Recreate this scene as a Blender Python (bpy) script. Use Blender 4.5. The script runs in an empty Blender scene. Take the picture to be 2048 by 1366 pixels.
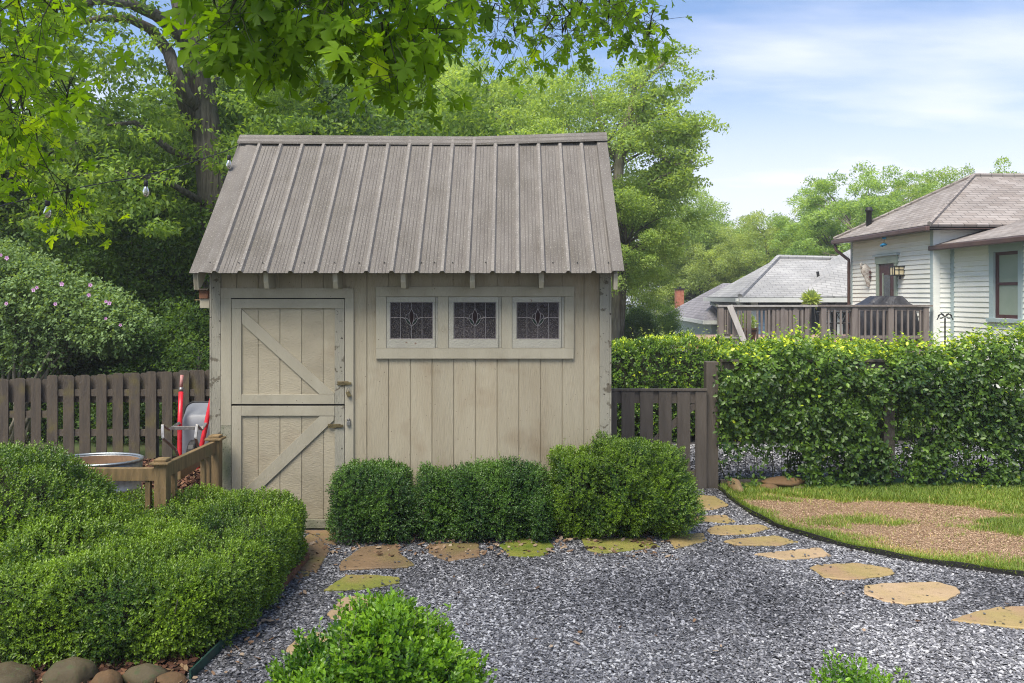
import bpy, math, random
import numpy as np
from mathutils import Vector, Matrix
random.seed(7); RNG = np.random.default_rng(7)
S = bpy.context.scene; COL = S.collection
F, CX, HY, EYE = 1650.0, 1024.0, 590.0, 2.19      # focal length (px at 2048), principal point, eye height
# ---------------- camera ----------------
cam = bpy.data.objects.new('camera', bpy.data.cameras.new('camera')); COL.objects.link(cam)
cam.location = (0, 0, EYE); cam.rotation_euler = (math.radians(90), 0, 0)
cam.data.sensor_width = 36; cam.data.lens = F/2048*36
cam.data.shift_y = -(683-HY)/2048; cam.data.clip_end = 2000; cam.data.clip_start = .05
S.camera = cam
# ---------------- world, sun, exposure ----------------
SUN_EL, SUN_AZ = math.radians(58), math.radians(212)    # azimuth clockwise from +Y (the view direction)
w = bpy.data.worlds.new('World'); S.world = w; w.use_nodes = True
N, L = w.node_tree.nodes, w.node_tree.links; N.clear()
def wn(t, **k):
    n = N.new(t)
    for a, b in k.items(): setattr(n, a, b)
    return n
sky = wn('ShaderNodeTexSky', sky_type='NISHITA', sun_disc=False, sun_elevation=SUN_EL, sun_rotation=SUN_AZ, air_density=1.0, dust_density=1.2, ozone_density=2.0)
tc = wn('ShaderNodeTexCoord'); sep = wn('ShaderNodeSeparateXYZ'); L.new(tc.outputs['Generated'], sep.inputs[0])
zc = wn('ShaderNodeMath', operation='MAXIMUM'); L.new(sep.outputs[2], zc.inputs[0]); zc.inputs[1].default_value = 0.0
za = wn('ShaderNodeMath', operation='ADD'); L.new(zc.outputs[0], za.inputs[0]); za.inputs[1].default_value = .16
dx = wn('ShaderNodeMath', operation='DIVIDE'); L.new(sep.outputs[0], dx.inputs[0]); L.new(za.outputs[0], dx.inputs[1])
dy = wn('ShaderNodeMath', operation='DIVIDE'); L.new(sep.outputs[1], dy.inputs[0]); L.new(za.outputs[0], dy.inputs[1])
cmb = wn('ShaderNodeCombineXYZ'); L.new(dx.outputs[0], cmb.inputs[0]); L.new(dy.outputs[0], cmb.inputs[1])
mp = wn('ShaderNodeMapping'); L.new(cmb.outputs[0], mp.inputs[0]); mp.inputs['Rotation'].default_value = (0, 0, .5); mp.inputs['Scale'].default_value = (.42, 1.0, 1); mp.inputs['Location'].default_value = (1.9, .7, 0)
cn = wn('ShaderNodeTexNoise'); L.new(mp.outputs[0], cn.inputs['Vector']); cn.inputs['Scale'].default_value = 1.15; cn.inputs['Detail'].default_value = 7; cn.inputs['Roughness'].default_value = .52
cr = wn('ShaderNodeMapRange'); L.new(cn.outputs[0], cr.inputs[0]); cr.inputs[1].default_value = .53; cr.inputs[2].default_value = .76
# more cloud towards the horizon
hz = wn('ShaderNodeMapRange'); L.new(sep.outputs[2], hz.inputs[0]); hz.inputs[1].default_value = .26; hz.inputs[2].default_value = .08; hz.inputs[3].default_value = 0; hz.inputs[4].default_value = 1.0
ad = wn('ShaderNodeMath', operation='ADD', use_clamp=True); L.new(cr.outputs[0], ad.inputs[0]); L.new(hz.outputs[0], ad.inputs[1])
pw = wn('ShaderNodeMath', operation='MULTIPLY'); L.new(ad.outputs[0], pw.inputs[0]); pw.inputs[1].default_value = .93
mx = wn('ShaderNodeMix', data_type='RGBA'); L.new(pw.outputs[0], mx.inputs[0]); L.new(sky.outputs[0], mx.inputs[6]); mx.inputs[7].default_value = (7.6, 7.4, 7.4, 1)
# thin veil everywhere
mv = wn('ShaderNodeMix', data_type='RGBA'); mv.inputs[0].default_value = .12; L.new(mx.outputs[2], mv.inputs[6]); mv.inputs[7].default_value = (2.4, 4.8, 11.5, 1)
bg = wn('ShaderNodeBackground'); bg.inputs[1].default_value = .060; L.new(mv.outputs[2], bg.inputs[0])
wo = wn('ShaderNodeOutputWorld'); L.new(bg.outputs[0], wo.inputs[0])
sl = bpy.data.lights.new('sun', 'SUN'); sl.energy = 2.4; sl.angle = math.radians(34); sl.color = (1, .93, .80)
so = bpy.data.objects.new('sun', sl); COL.objects.link(so)
sd = Vector((math.cos(SUN_EL)*math.sin(SUN_AZ), math.cos(SUN_EL)*math.cos(SUN_AZ), math.sin(SUN_EL)))
so.rotation_euler = sd.to_track_quat('Z', 'Y').to_euler(); so.location = (8, -8, 20)
S.view_settings.view_transform = 'Standard'; S.view_settings.look = 'None'; S.view_settings.gamma = 1; S.view_settings.exposure = 1.55
S.cycles.max_bounces = 7; S.cycles.diffuse_bounces = 3; S.cycles.transmission_bounces = 4; S.cycles.glossy_bounces = 3; S.cycles.transparent_max_bounces = 6
S.cycles.use_denoising = True; S.cycles.denoising_prefilter = 'NONE'; S.cycles.pixel_filter_type = 'BLACKMAN_HARRIS'; S.cycles.filter_width = 1.1
# ---------------- helpers ----------------
def W(px, py, Y): return Vector(((px-CX)/F*Y, Y, EYE-(py-HY)/F*Y))
def WX(px, Y): return (px-CX)/F*Y
def WZ(py, Y): return EYE-(py-HY)/F*Y
def G(px, py, z=0.0):
    Y = (EYE-z)*F/(py-HY); return Vector(((px-CX)/F*Y, Y, z))
def hexc(r, g, b):
    f = lambda c: (c/255/12.92 if c/255 <= .04045 else ((c/255+.055)/1.055)**2.4)
    return (f(r), f(g), f(b), 1)
def mat(name, c1, c2=None, rough=.7, nscale=6, stretch=(1,1,1), coord='UV', bump=0, bscale=60, bstretch=None, spec=.3, metal=0, stain=None, sscale=2, slo=.55, shi=.75, sstr=1, detail=6, contrast=(.35,.65), speck=None, spscale=200, splo=.62, sphi=.7, trans=0, island=0):
    m = bpy.data.materials.new(name); m.use_nodes = True
    n, l = m.node_tree.nodes, m.node_tree.links; p = n['Principled BSDF']
    p.inputs['Roughness'].default_value = rough; p.inputs['Metallic'].default_value = metal; p.inputs['Specular IOR Level'].default_value = spec
    t = n.new('ShaderNodeTexCoord')
    def noise(sc, st, dt=6):
        mp = n.new('ShaderNodeMapping'); l.new(t.outputs[coord], mp.inputs[0]); mp.inputs['Scale'].default_value = st
        q = n.new('ShaderNodeTexNoise'); q.inputs['Scale'].default_value = sc; q.inputs['Detail'].default_value = dt; l.new(mp.outputs[0], q.inputs['Vector']); return q.outputs[0]
    def ramp(src, lo, hi, o0=0, o1=1):
        r = n.new('ShaderNodeMapRange'); l.new(src, r.inputs[0]); r.inputs[1].default_value = lo; r.inputs[2].default_value = hi; r.inputs[3].default_value = o0; r.inputs[4].default_value = o1; return r.outputs[0]
    def mix(f, a, b):
        x = n.new('ShaderNodeMix'); x.data_type = 'RGBA'; l.new(f, x.inputs[0])
        for s_, v in ((6, a), (7, b)):
            if isinstance(v, tuple): x.inputs[s_].default_value = v
            else: l.new(v, x.inputs[s_])
        return x.outputs[2]
    c = c1
    if c2: c = mix(ramp(noise(nscale, stretch, detail), *contrast), c1, c2)
    if stain: c = mix(ramp(noise(sscale, (1,1,1)), slo, shi, 0, sstr), c, stain)
    if speck: c = mix(ramp(noise(spscale, (1,1,1), 2), splo, sphi), c, speck)
    if island and not isinstance(c, tuple):
        gn = n.new('ShaderNodeNewGeometry'); f_ = ramp(gn.outputs['Random Per Island'], 0, 1, 1-island, 1+island*.6); vs = n.new('ShaderNodeVectorMath'); vs.operation = 'SCALE'; l.new(c, vs.inputs[0]); l.new(f_, vs.inputs['Scale']); c = vs.outputs[0]
    if isinstance(c, tuple): p.inputs['Base Color'].default_value = c
    else: l.new(c, p.inputs['Base Color'])
    if bump:
        b = n.new('ShaderNodeBump'); b.inputs['Strength'].default_value = min(1, bump); b.inputs['Distance'].default_value = .01*max(1, bump)
        l.new(noise(bscale, bstretch or stretch), b.inputs['Height']); l.new(b.outputs[0], p.inputs['Normal'])
    return m
def leafmat(name, dark, light, trans=.35, rough=.42, spec=.4, yellow=None):
    """leaf colour runs from dark to light with the leaf's own tint attribute"""
    m = bpy.data.materials.new(name); m.use_nodes = True
    n, l = m.node_tree.nodes, m.node_tree.links; p = n['Principled BSDF']; out = n['Material Output']
    a = n.new('ShaderNodeAttribute'); a.attribute_name = 'tint'
    x = n.new('ShaderNodeValToRGB'); l.new(a.outputs['Fac'], x.inputs[0]); e = x.color_ramp.elements
    e[0].color = dark; e[1].color = light; e[1].position = .8
    if yellow:
        y = e.new(1.0); y.color = yellow
    l.new(x.outputs[0], p.inputs['Base Color']); p.inputs['Roughness'].default_value = rough; p.inputs['Specular IOR Level'].default_value = spec
    tr = n.new('ShaderNodeBsdfTranslucent'); g = n.new('ShaderNodeMix'); g.data_type = 'RGBA'; g.blend_type = 'MULTIPLY'; g.inputs[0].default_value = 1
    l.new(x.outputs[0], g.inputs[6]); g.inputs[7].default_value = (1.9, 1.75, .55, 1); l.new(g.outputs[2], tr.inputs[0])
    ms = n.new('ShaderNodeMixShader'); ms.inputs[0].default_value = trans
    l.new(p.outputs[0], ms.inputs[1]); l.new(tr.outputs[0], ms.inputs[2]); l.new(ms.outputs[0], out.inputs[0])
    return m
def tag(o, label=None, cat=None, group=None, kind=None):
    if label: o['label'] = label
    if cat: o['category'] = cat
    if group: o['group'] = group
    if kind: o['kind'] = kind
    return o
def thing(name, label, cat, loc=(0,0,0), group=None):
    o = bpy.data.objects.new(name, None); COL.objects.link(o); o.location = loc; o.empty_display_size = .1
    return tag(o, label, cat, group)
def copy_tree(o, parent=None):
    c = o.copy(); COL.objects.link(c)
    if parent is not None: c.parent = parent
    for ch in list(o.children): copy_tree(ch, c)
    return c
def world_loc(o):
    v = Vector((0,0,0))
    while o is not None: v += Vector(o.location); o = o.parent
    return v
def finish(me, smooth=False):
    me.update(calc_edges=True)
    n = len(me.polygons)
    # planar coordinates in metres: u level along the face, v up the slope
    nor = np.empty(n*3, 'f'); me.polygons.foreach_get('normal', nor); nor = nor.reshape(-1, 3)
    tot = np.empty(n, 'i'); me.polygons.foreach_get('loop_total', tot)
    vi = np.empty(len(me.loops), 'i'); me.loops.foreach_get('vertex_index', vi)
    co = np.empty(len(me.vertices)*3, 'f'); me.vertices.foreach_get('co', co); co = co.reshape(-1, 3)
    u = np.stack([-nor[:,1], nor[:,0], np.zeros(n)], 1); ln = np.linalg.norm(u, axis=1)
    u[ln < .05] = (1, 0, 0); u /= np.linalg.norm(u, axis=1)[:,None]; v = np.cross(nor, u)
    fl = np.repeat(np.arange(n), tot); P = co[vi]
    uv = np.stack([(P*u[fl]).sum(1), (P*v[fl]).sum(1)], 1).astype('f')
    lay = me.uv_layers.new(name='UVMap'); lay.data.foreach_set('uv', uv.ravel())
    if smooth: me.polygons.foreach_set('use_smooth', np.ones(n, bool))
class MB:
    def __init__(s): s.v = []; s.f = []
    def face(s, pts):
        k = len(s.v); s.v += [tuple(p) for p in pts]; s.f.append(tuple(range(k, k+len(pts))))
    def hexa(s, p):          # 8 corners: bottom ring 0-3, top ring 4-7 (ccw from above)
        k = len(s.v); s.v += [tuple(q) for q in p]
        for a in ((3,2,1,0),(4,5,6,7),(0,1,5,4),(1,2,6,5),(2,3,7,6),(3,0,4,7)): s.f.append(tuple(k+i for i in a))
    def box(s, x0, x1, y0, y1, z0, z1):
        s.hexa([(x0,y0,z0),(x1,y0,z0),(x1,y1,z0),(x0,y1,z0),(x0,y0,z1),(x1,y0,z1),(x1,y1,z1),(x0,y1,z1)])
    def bar(s, a, b, w, t, up=(0,0,1)):     # board from a to b, w wide (across), t thick along up
        a, b = Vector(a), Vector(b); d = (b-a).normalized(); r = d.cross(Vector(up)).normalized(); q = r.cross(d).normalized()
        r *= w/2; q *= t/2
        s.hexa([a-r-q, a+r-q, b+r-q, b-r-q, a-r+q, a+r+q, b+r+q, b-r+q])
    def prism(s, poly, off):                 # poly: ccw points, extruded by off
        k = len(s.v); n = len(poly); off = Vector(off)
        s.v += [tuple(p) for p in poly] + [tuple(Vector(p)+off) for p in poly]
        s.f.append(tuple(range(k, k+n))[::-1]); s.f.append(tuple(range(k+n, k+2*n)))
        for i in range(n): j = (i+1) % n; s.f.append((k+i, k+j, k+n+j, k+n+i))
    def tube(s, pts, rad, n=8, cap=True):
        pts = [Vector(p) for p in pts]; rad = rad if isinstance(rad, (list, tuple)) else [rad]*len(pts)
        k = len(s.v); pr = None
        for i, p in enumerate(pts):
            d = (pts[min(i+1, len(pts)-1)]-pts[max(i-1, 0)]).normalized()
            r = d.orthogonal().normalized() if pr is None else (pr-d*pr.dot(d)).normalized()
            pr = r; q = d.cross(r)
            for a in range(n):
                t = 2*math.pi*a/n; s.v.append(tuple(p+(r*math.cos(t)+q*math.sin(t))*rad[i]))
        for i in range(len(pts)-1):
            for a in range(n):
                b = (a+1) % n; s.f.append((k+i*n+a, k+i*n+b, k+(i+1)*n+b, k+(i+1)*n+a))
        if cap: s.f.append(tuple(k+a for a in range(n))[::-1]); s.f.append(tuple(k+(len(pts)-1)*n+a for a in range(n)))
    def lathe(s, prof, c, n=24, sx=1, sy=1):
        k = len(s.v); c = Vector(c)
        for r, z in prof:
            for a in range(n): t = 2*math.pi*a/n; s.v.append((c.x+r*sx*math.cos(t), c.y+r*sy*math.sin(t), c.z+z))
        for i in range(len(prof)-1):
            for a in range(n): b = (a+1) % n; s.f.append((k+i*n+a, k+i*n+b, k+(i+1)*n+b, k+(i+1)*n+a))
    def build(s, name, m, parent=None, smooth=False, bevel=0):
        o0 = world_loc(parent) if parent is not None else Vector((0,0,0))
        me = bpy.data.meshes.new(name); me.from_pydata([tuple(Vector(v)-o0) for v in s.v], [], s.f)
        me.materials.append(m); finish(me, smooth)
        o = bpy.data.objects.new(name, me); COL.objects.link(o)
        if parent is not None: o.parent = parent
        if bevel:
            b = o.modifiers.new('edge', 'BEVEL'); b.width = bevel; b.segments = 2; b.limit_method = 'ANGLE'; b.harden_normals = False
        return o
def clean(me):
    import bmesh
    bm = bmesh.new(); bm.from_mesh(me); bmesh.ops.recalc_face_normals(bm, faces=bm.faces); bm.to_mesh(me); bm.free()
# ---- leaves and chips in bulk ----
def norm(a): return a/np.maximum(np.linalg.norm(a, axis=1), 1e-9)[:,None]
T_LEAF = (np.array([(0,0,0),(-.27,.45,.10),(0,1,-.05),(.27,.45,.10)], 'f'), [(0,3,2),(0,2,1)])
T_OVAL = (np.array([(0,0,0),(-.26,.28,.06),(-.24,.68,.06),(0,1,-.02),(.24,.68,.06),(.26,.28,.06)], 'f'), [(0,5,4,3),(0,3,2,1)])
T_LONG = (np.array([(0,0,0),(-.15,.4,.06),(0,1,-.15),(.15,.4,.06)], 'f'), [(0,3,2),(0,2,1)])
T_BLADE = (np.array([(-.035,0,0),(.035,0,0),(.022,.55,.06),(-.022,.55,.06),(0,1,.22)], 'f'), [(0,1,2,3),(3,2,4)])
_h = [(.04,.0),(.20,-.09),(.43,-.04),(.31,.07),(.19,.15),(.33,.20),(.40,.31),(.60,.41),(.45,.46),(.43,.58),(.29,.50),(.11,.37),(.14,.55),(.27,.63),(.17,.72),(.16,.85),(.0,1.02)]
_o = _h + [(-x, y) for x, y in _h[-2::-1]]
T_MAPLE = (np.array([(0,.26,.0)]+[(x,y,-.25*x*x-.12*(y-.3)**2) for x, y in _o], 'f'), [(0, i, i+1) for i in range(1, len(_o))])
T_CHIP = (np.array([(-.5,-.22,0),(.0,-.36,0),(.5,-.14,0),(.38,.26,0),(-.3,.34,0)], 'f'), [(0,1,2,3,4)])
def scatter(name, tmpl, C, D, Nn, size, tint, m, parent=None, wid=None, smooth=False):
    """one mesh of len(C) small shapes: at C, pointing along D, facing Nn"""
    T, faces = tmpl; n, k = len(C), len(T)
    D = norm(D); X = norm(np.cross(D, Nn)); Z = np.cross(X, D)
    wid = np.ones(n) if wid is None else wid
    V = C[:,None,:] + size[:,None,None]*(T[None,:,0:1]*wid[:,None,None]*X[:,None,:] + T[None,:,1:2]*D[:,None,:] + T[None,:,2:3]*Z[:,None,:])
    o0 = np.array(world_loc(parent)) if parent is not None else np.zeros(3)
    V = (V-o0).reshape(-1, 3).astype('f')
    me = bpy.data.meshes.new(name); me.vertices.add(n*k); me.vertices.foreach_set('co', V.ravel())
    per = np.concatenate([np.array(f) for f in faces]); lt = np.array([len(f) for f in faces])
    li = (per[None,:]+(np.arange(n)*k)[:,None]).ravel().astype('i')
    tot = np.tile(lt, n).astype('i'); st = np.concatenate([[0], np.cumsum(tot)[:-1]]).astype('i')
    me.loops.add(len(li)); me.loops.foreach_set('vertex_index', li)
    me.polygons.add(len(tot)); me.polygons.foreach_set('loop_start', st); me.polygons.foreach_set('loop_total', tot)
    at = me.attributes.new('tint', 'FLOAT', 'POINT'); at.data.foreach_set('value', np.repeat(np.clip(tint, 0, 1), k).astype('f'))
    me.materials.append(m); me.update(calc_edges=True)
    if smooth: me.polygons.foreach_set('use_smooth', np.ones(len(tot), bool))
    o = bpy.data.objects.new(name, me); COL.objects.link(o)
    if parent is not None: o.parent = parent
    return o
_nk = {}
def nnoise(P, scale, seed=0):
    if seed not in _nk:
        r = np.random.default_rng(1000+seed); _nk[seed] = (r.normal(size=(3, 14)), r.uniform(0, 6.28, 14))
    K, ph = _nk[seed]; return np.sin(P@K*scale+ph).sum(1)/3.7
def rdir(n): return norm(RNG.normal(size=(n, 3)))
def inpoly(x, y, poly):
    r = np.zeros(len(x), bool); n = len(poly)
    for i in range(n):
        x0, y0 = poly[i][0], poly[i][1]; x1, y1 = poly[(i+1) % n][0], poly[(i+1) % n][1]
        if y0 == y1: continue
        r ^= ((y0 > y) != (y1 > y)) & (x < (x1-x0)*(y-y0)/(y1-y0)+x0)
    return r
def chips(name, poly, n, size, zlo, zhi, m, tintf, tilt=.35, seed=0, hole=None, dens=None, parent=None):
    P = np.array([(p[0], p[1]) for p in poly]); lo, hi = P.min(0), P.max(0)
    q = RNG.uniform(lo, hi, (int(n*1.0), 2)); k = inpoly(q[:,0], q[:,1], poly)
    if dens is not None: k &= RNG.uniform(size=len(q)) < dens(q[:,0], q[:,1])
    q = q[k]; n = len(q)
    C = np.column_stack([q, RNG.uniform(zlo, zhi, n)])
    a = RNG.uniform(0, 6.283, n); D = np.column_stack([np.cos(a), np.sin(a), RNG.normal(size=n)*tilt]); Nn = np.column_stack([RNG.normal(size=(n,2))*tilt, np.ones(n)])
    return scatter(name, T_CHIP, C, D, Nn, RNG.uniform(size[0], size[1], n), tintf(n, q), m, parent, wid=RNG.uniform(.7, 1.7, n))
def blob_norm(P, b):
    cx, cy, cz, a, bb, c, p = b
    return ((np.abs((P[:,0]-cx)/a)**p+np.abs((P[:,1]-cy)/bb)**p+np.abs((P[:,2]-cz)/c)**p))**(1/p)
def shrub(parent, blobs, nspr, lm, leaf=.018, depth=.06, zmin=.02, nleaf=7, spr=.055, seed=0, rough=.07, tmpl=T_LEAF, core=None, coref=.84, newg_light=.5, name='foliage', camonly=False, upb=.5):
    """clipped or loose shrub: short leafy shoots all over the blobs' common surface"""
    area = np.array([b[3]*b[4]+b[3]*b[5]+b[4]*b[5] for b in blobs]); cnt = (nspr*area/area.sum()).astype(int)
    Q, NN = [], []
    for b, k in zip(blobs, cnt):
        cx, cy, cz, a, bb, c, p = b; u = rdir(k); s = np.array([a, bb, c])
        r = (np.abs(u)**p).sum(1)**(-1/p); loc = u*r[:,None]; u = u       # on the unit superellipsoid
        n = norm(np.sign(loc)*np.abs(loc)**(p-1)/s)
        P = loc*s+np.array([cx, cy, cz])
        P += n*(rough*(nnoise(P, 5.0, seed)*.45+nnoise(P, 12., seed+1)*.35+nnoise(P, 27., seed+3)*.22))[:,None]
        keep = P[:,2] > zmin
        for b2 in blobs:
            if b2 is not b: keep &= blob_norm(P, b2) > .80
        if camonly: keep &= ((n*(P-np.array([0,0,EYE]))).sum(1) < .35*np.linalg.norm(P-np.array([0,0,EYE]), axis=1))
        Q.append(P[keep]); NN.append(n[keep])
    Q, NN = np.concatenate(Q), np.concatenate(NN); k = len(Q)
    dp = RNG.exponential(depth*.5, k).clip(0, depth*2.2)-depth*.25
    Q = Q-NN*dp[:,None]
    Sd = norm(NN+np.array([0,0,upb])+RNG.normal(size=(k,3))*.38)
    ph = RNG.uniform(0, 6.28, k); X = norm(np.cross(Sd, rdir(k))); Yv = np.cross(Sd, X)
    ct = nnoise(Q, 7, seed+2)*.16+RNG.normal(size=k)*.17
    C, D, NL, SZ, TI = [], [], [], [], []
    for j in range(nleaf):
        t = (j+.3)/nleaf; an = ph+j*2.2; side = X*np.cos(an)[:,None]+Yv*np.sin(an)[:,None]
        C.append(Q+Sd*(spr*(t-.4))); D.append(side*(1.05-.6*t)+Sd*(.45+.5*t)); NL.append(Sd-side*.35+RNG.normal(size=(k,3))*.25)
        SZ.append(leaf*RNG.uniform(.75, 1.2, k)*(1-.25*t)); TI.append(newg_light*.25+.35*t*newg_light*2+ct-dp/depth*.12+RNG.normal(size=k)*.06+.15*(NN[:,2]>.5)*newg_light)  # tint also carries light: deep leaves shaded darker, upward-facing ones lighter
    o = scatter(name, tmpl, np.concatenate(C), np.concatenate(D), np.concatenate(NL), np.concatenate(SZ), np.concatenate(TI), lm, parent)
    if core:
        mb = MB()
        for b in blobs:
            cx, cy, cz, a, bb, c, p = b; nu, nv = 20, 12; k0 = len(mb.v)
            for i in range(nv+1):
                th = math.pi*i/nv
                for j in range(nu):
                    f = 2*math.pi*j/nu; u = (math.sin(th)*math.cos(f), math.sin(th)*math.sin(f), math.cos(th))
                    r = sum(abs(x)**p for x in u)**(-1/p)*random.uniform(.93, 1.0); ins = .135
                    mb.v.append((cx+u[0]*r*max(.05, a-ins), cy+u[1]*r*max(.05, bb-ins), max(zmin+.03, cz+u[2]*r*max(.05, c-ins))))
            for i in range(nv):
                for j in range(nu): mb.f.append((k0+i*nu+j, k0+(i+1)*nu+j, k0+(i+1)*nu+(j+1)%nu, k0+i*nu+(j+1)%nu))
        mb.build('twigs_or_shade_core', core, parent)  # solid dark core, the shade inside the foliage put into its colour
    return o
# ---------------- materials ----------------
M = {}
M['siding'] = mat('cream_plywood_paint', (0.331,0.284,0.206,1), (0.371,0.328,0.245,1), .75, 3, (2,.4,1), bump=.7, bscale=42, bstretch=(4.5,.25,1), stain=(0.199,0.137,0.079,1), sscale=1.9, slo=.53, shi=.78, sstr=.75, speck=(0.106,0.072,0.046,1), spscale=46, splo=.70, sphi=.76, island=0.09)
M['sidingh'] = mat('cream_plywood_sawn', (0.305,0.269,0.199,1), (0.358,0.315,0.234,1), .8, 3, (.6,1.6,1), bump=.55, bscale=60, bstretch=(.5,2.8,1), stain=(0.179,0.124,0.073,1), sscale=2.2, slo=.56, shi=.80, sstr=.5, island=0.09)
M['trim'] = mat('grey_green_trim_paint', (0.315,0.286,0.220,1), (0.361,0.330,0.258,1), .6, 5, (1,.3,1), bump=.4, bscale=30, bstretch=(6,.8,1), stain=(0.190,0.161,0.111,1), sscale=3, slo=.58, shi=.8, sstr=.6, speck=(0.092,0.058,0.035,1), spscale=38, splo=.73, sphi=.78, island=0.06)
M['peel'] = mat('peeling_corner_paint', (0.253,0.237,0.193,1), (0.301,0.283,0.229,1), .75, 5, (1,.3,1), bump=.8, bscale=30, bstretch=(5,.6,1), stain=(0.096,0.078,0.054,1), sscale=11, slo=.60, shi=.64, sstr=.8, speck=(0.060,0.048,0.036,1), spscale=30, splo=.66, sphi=.7)
M['moss'] = mat('mossy_corner_paint', (0.252,0.238,0.182,1), (0.119,0.133,0.084,1), .85, 4, (1,.6,1), bump=.6, bscale=40, speck=(0.056,0.070,0.035,1), spscale=60, splo=.6, sphi=.7, contrast=(.42,.66))
M['sash'] = mat('peeling_sash_paint', (0.326,0.311,0.266,1), (0.370,0.355,0.303,1), .7, 5, bump=.6, bscale=60, stain=(0.148,0.067,0.037,1), sscale=9, slo=.68, shi=.72, sstr=.9)
M['metal_roof'] = mat('weathered_ribbed_panel', (0.111,0.099,0.090,1), (0.155,0.142,0.130,1), .75, 5, (1.6,.5,1), bump=.25, bscale=150, bstretch=(1,1,1), contrast=(.3,.7), speck=(0.273,0.258,0.234,1), spscale=80, splo=.56, sphi=.74, stain=(0.075,0.066,0.052,1), sscale=1.5, slo=.48, shi=.72, sstr=.65)
M['metal_rib'] = mat('worn_lit_rib', (0.202,0.184,0.167,1), (0.146,0.133,0.122,1), .75, 7, (1,.6,1), bump=.25, bscale=120, bstretch=(1,1,1), speck=(0.310,0.294,0.270,1), spscale=70, splo=.56, sphi=.68)  # rib paleness is lichen wear plus a highlight put into the colour
M['glass_obs'] = mat('obscure_lavender_glass', (0.022,0.017,0.019,1), (0.059,0.048,0.053,1), .22, 3, (.6,1,1), bump=1.6, bscale=150, spec=.6, contrast=(.42,.7))
M['glass_red'] = mat('dark_red_glass', (.012,.004,.005,1), rough=.45, spec=.2)
M['glass_green'] = mat('dark_green_glass', (.006,.018,.012,1), rough=.45, spec=.2)
M['lead'] = mat('lead_came', (.24,.22,.23,1), rough=.5, metal=.3)
M['brass'] = mat('old_brass', (.22,.18,.09,1), (.12,.09,.05,1), .45, 20, metal=.7)
M['steel'] = mat('worn_steel', (.33,.32,.31,1), (.2,.19,.18,1), .4, 20, metal=.8)
M['black_metal'] = mat('black_metal', (.02,.02,.02,1), rough=.5)
M['fence_old'] = mat('old_brown_pickets', (0.063,0.053,0.044,1), (0.097,0.079,0.059,1), .85, 7, (3,.35,1), bump=.8, bscale=40, bstretch=(4,.4,1), stain=(0.129,0.110,0.037,1), sscale=3.5, slo=.54, shi=.72, sstr=.75, island=0.22)
M['fence_brown'] = mat('brown_painted_wood', (.085,.072,.060,1), (.115,.098,.082,1), .7, 6, (3,.3,1), bump=.6, bscale=34, bstretch=(5,.4,1), island=0.12)
M['cedar'] = mat('weathered_treated_wood', (.26,.175,.085,1), (.14,.10,.05,1), .75, 7, (3,.35,1), bump=.7, bscale=40, bstretch=(4,.4,1), stain=(.12,.12,.05,1), sscale=4, slo=.52, shi=.72, sstr=.6, island=0.15)
M['galv'] = mat('galvanised_sheet', (.36,.39,.42,1), (.22,.24,.26,1), .38, 14, metal=.75, stain=(.30,.24,.18,1), sscale=5, slo=.6, shi=.75, sstr=.5)
M['rust_in'] = mat('rusty_inside', (.24,.15,.09,1), (.15,.10,.07,1), .8, 8)
M['red_paint'] = mat('red_paint', (.52,.012,.022,1), rough=.35, spec=.5)
M['grey_poly'] = mat('grey_tray', (.15,.16,.185,1), (.12,.13,.15,1), .45, 4, spec=.4)
M['stone'] = mat('golden_flagstone', (0.340,0.246,0.111,1), (0.281,0.221,0.085,1), .62, 3, coord='Object', bump=1.0, bscale=11, stain=(0.306,0.187,0.128,1), sscale=2.2, slo=.5, shi=.7, sstr=.7, speck=(0.170,0.128,0.060,1), spscale=24, splo=.62, sphi=.72)
M['stone_moss'] = mat('mossy_flagstone', (0.255,0.230,0.060,1), (0.162,0.187,0.030,1), .7, 4, coord='Object', bump=1, bscale=14, stain=(0.255,0.170,0.076,1), sscale=3, slo=.5, shi=.7, sstr=.7, speck=(0.102,0.085,0.043,1), spscale=30, splo=.66, sphi=.74)
M['stone_green'] = mat('green_moss_stone', (0.102,0.145,0.013,1), (0.204,0.204,0.034,1), .85, 5, coord='Object', bump=1.4, bscale=50)
M['stone_brown'] = mat('brown_flagstone', (0.162,0.111,0.064,1), (0.221,0.145,0.081,1), .65, 3, coord='Object', bump=1, bscale=12, stain=(0.136,0.128,0.034,1), sscale=2.6, slo=.5, shi=.7, sstr=.7, speck=(0.085,0.060,0.043,1), spscale=24, splo=.64, sphi=.74)
M['stone_pink'] = mat('buff_flagstone', (0.357,0.255,0.145,1), (0.425,0.306,0.187,1), .62, 3, coord='Object', bump=.9, bscale=12, stain=(0.357,0.272,0.102,1), sscale=2.2, slo=.5, shi=.7, sstr=.7, speck=(0.204,0.145,0.085,1), spscale=26, splo=.64, sphi=.74)
M['boulder'] = mat('lichened_boulder', (0.067,0.053,0.031,1), (0.102,0.082,0.046,1), .8, 3, coord='Object', bump=1.5, bscale=12, speck=(0.068,0.076,0.034,1), spscale=24, splo=.55, sphi=.7)
M['boulder_red'] = mat('reddish_boulder', (0.102,0.059,0.028,1), (0.138,0.084,0.041,1), .8, 3, coord='Object', bump=1.5, bscale=12, speck=(0.102,0.068,0.034,1), spscale=24, splo=.55, sphi=.7)
M['soil'] = mat('dark_ground', (.035,.032,.034,1), (.075,.07,.072,1), .9, 30, coord='Object', bump=2, bscale=60)
M['mulch'] = mat('bark_mulch', (.085,.042,.026,1), (.035,.02,.014,1), .9, 22, coord='Object', bump=2, bscale=50)
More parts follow.
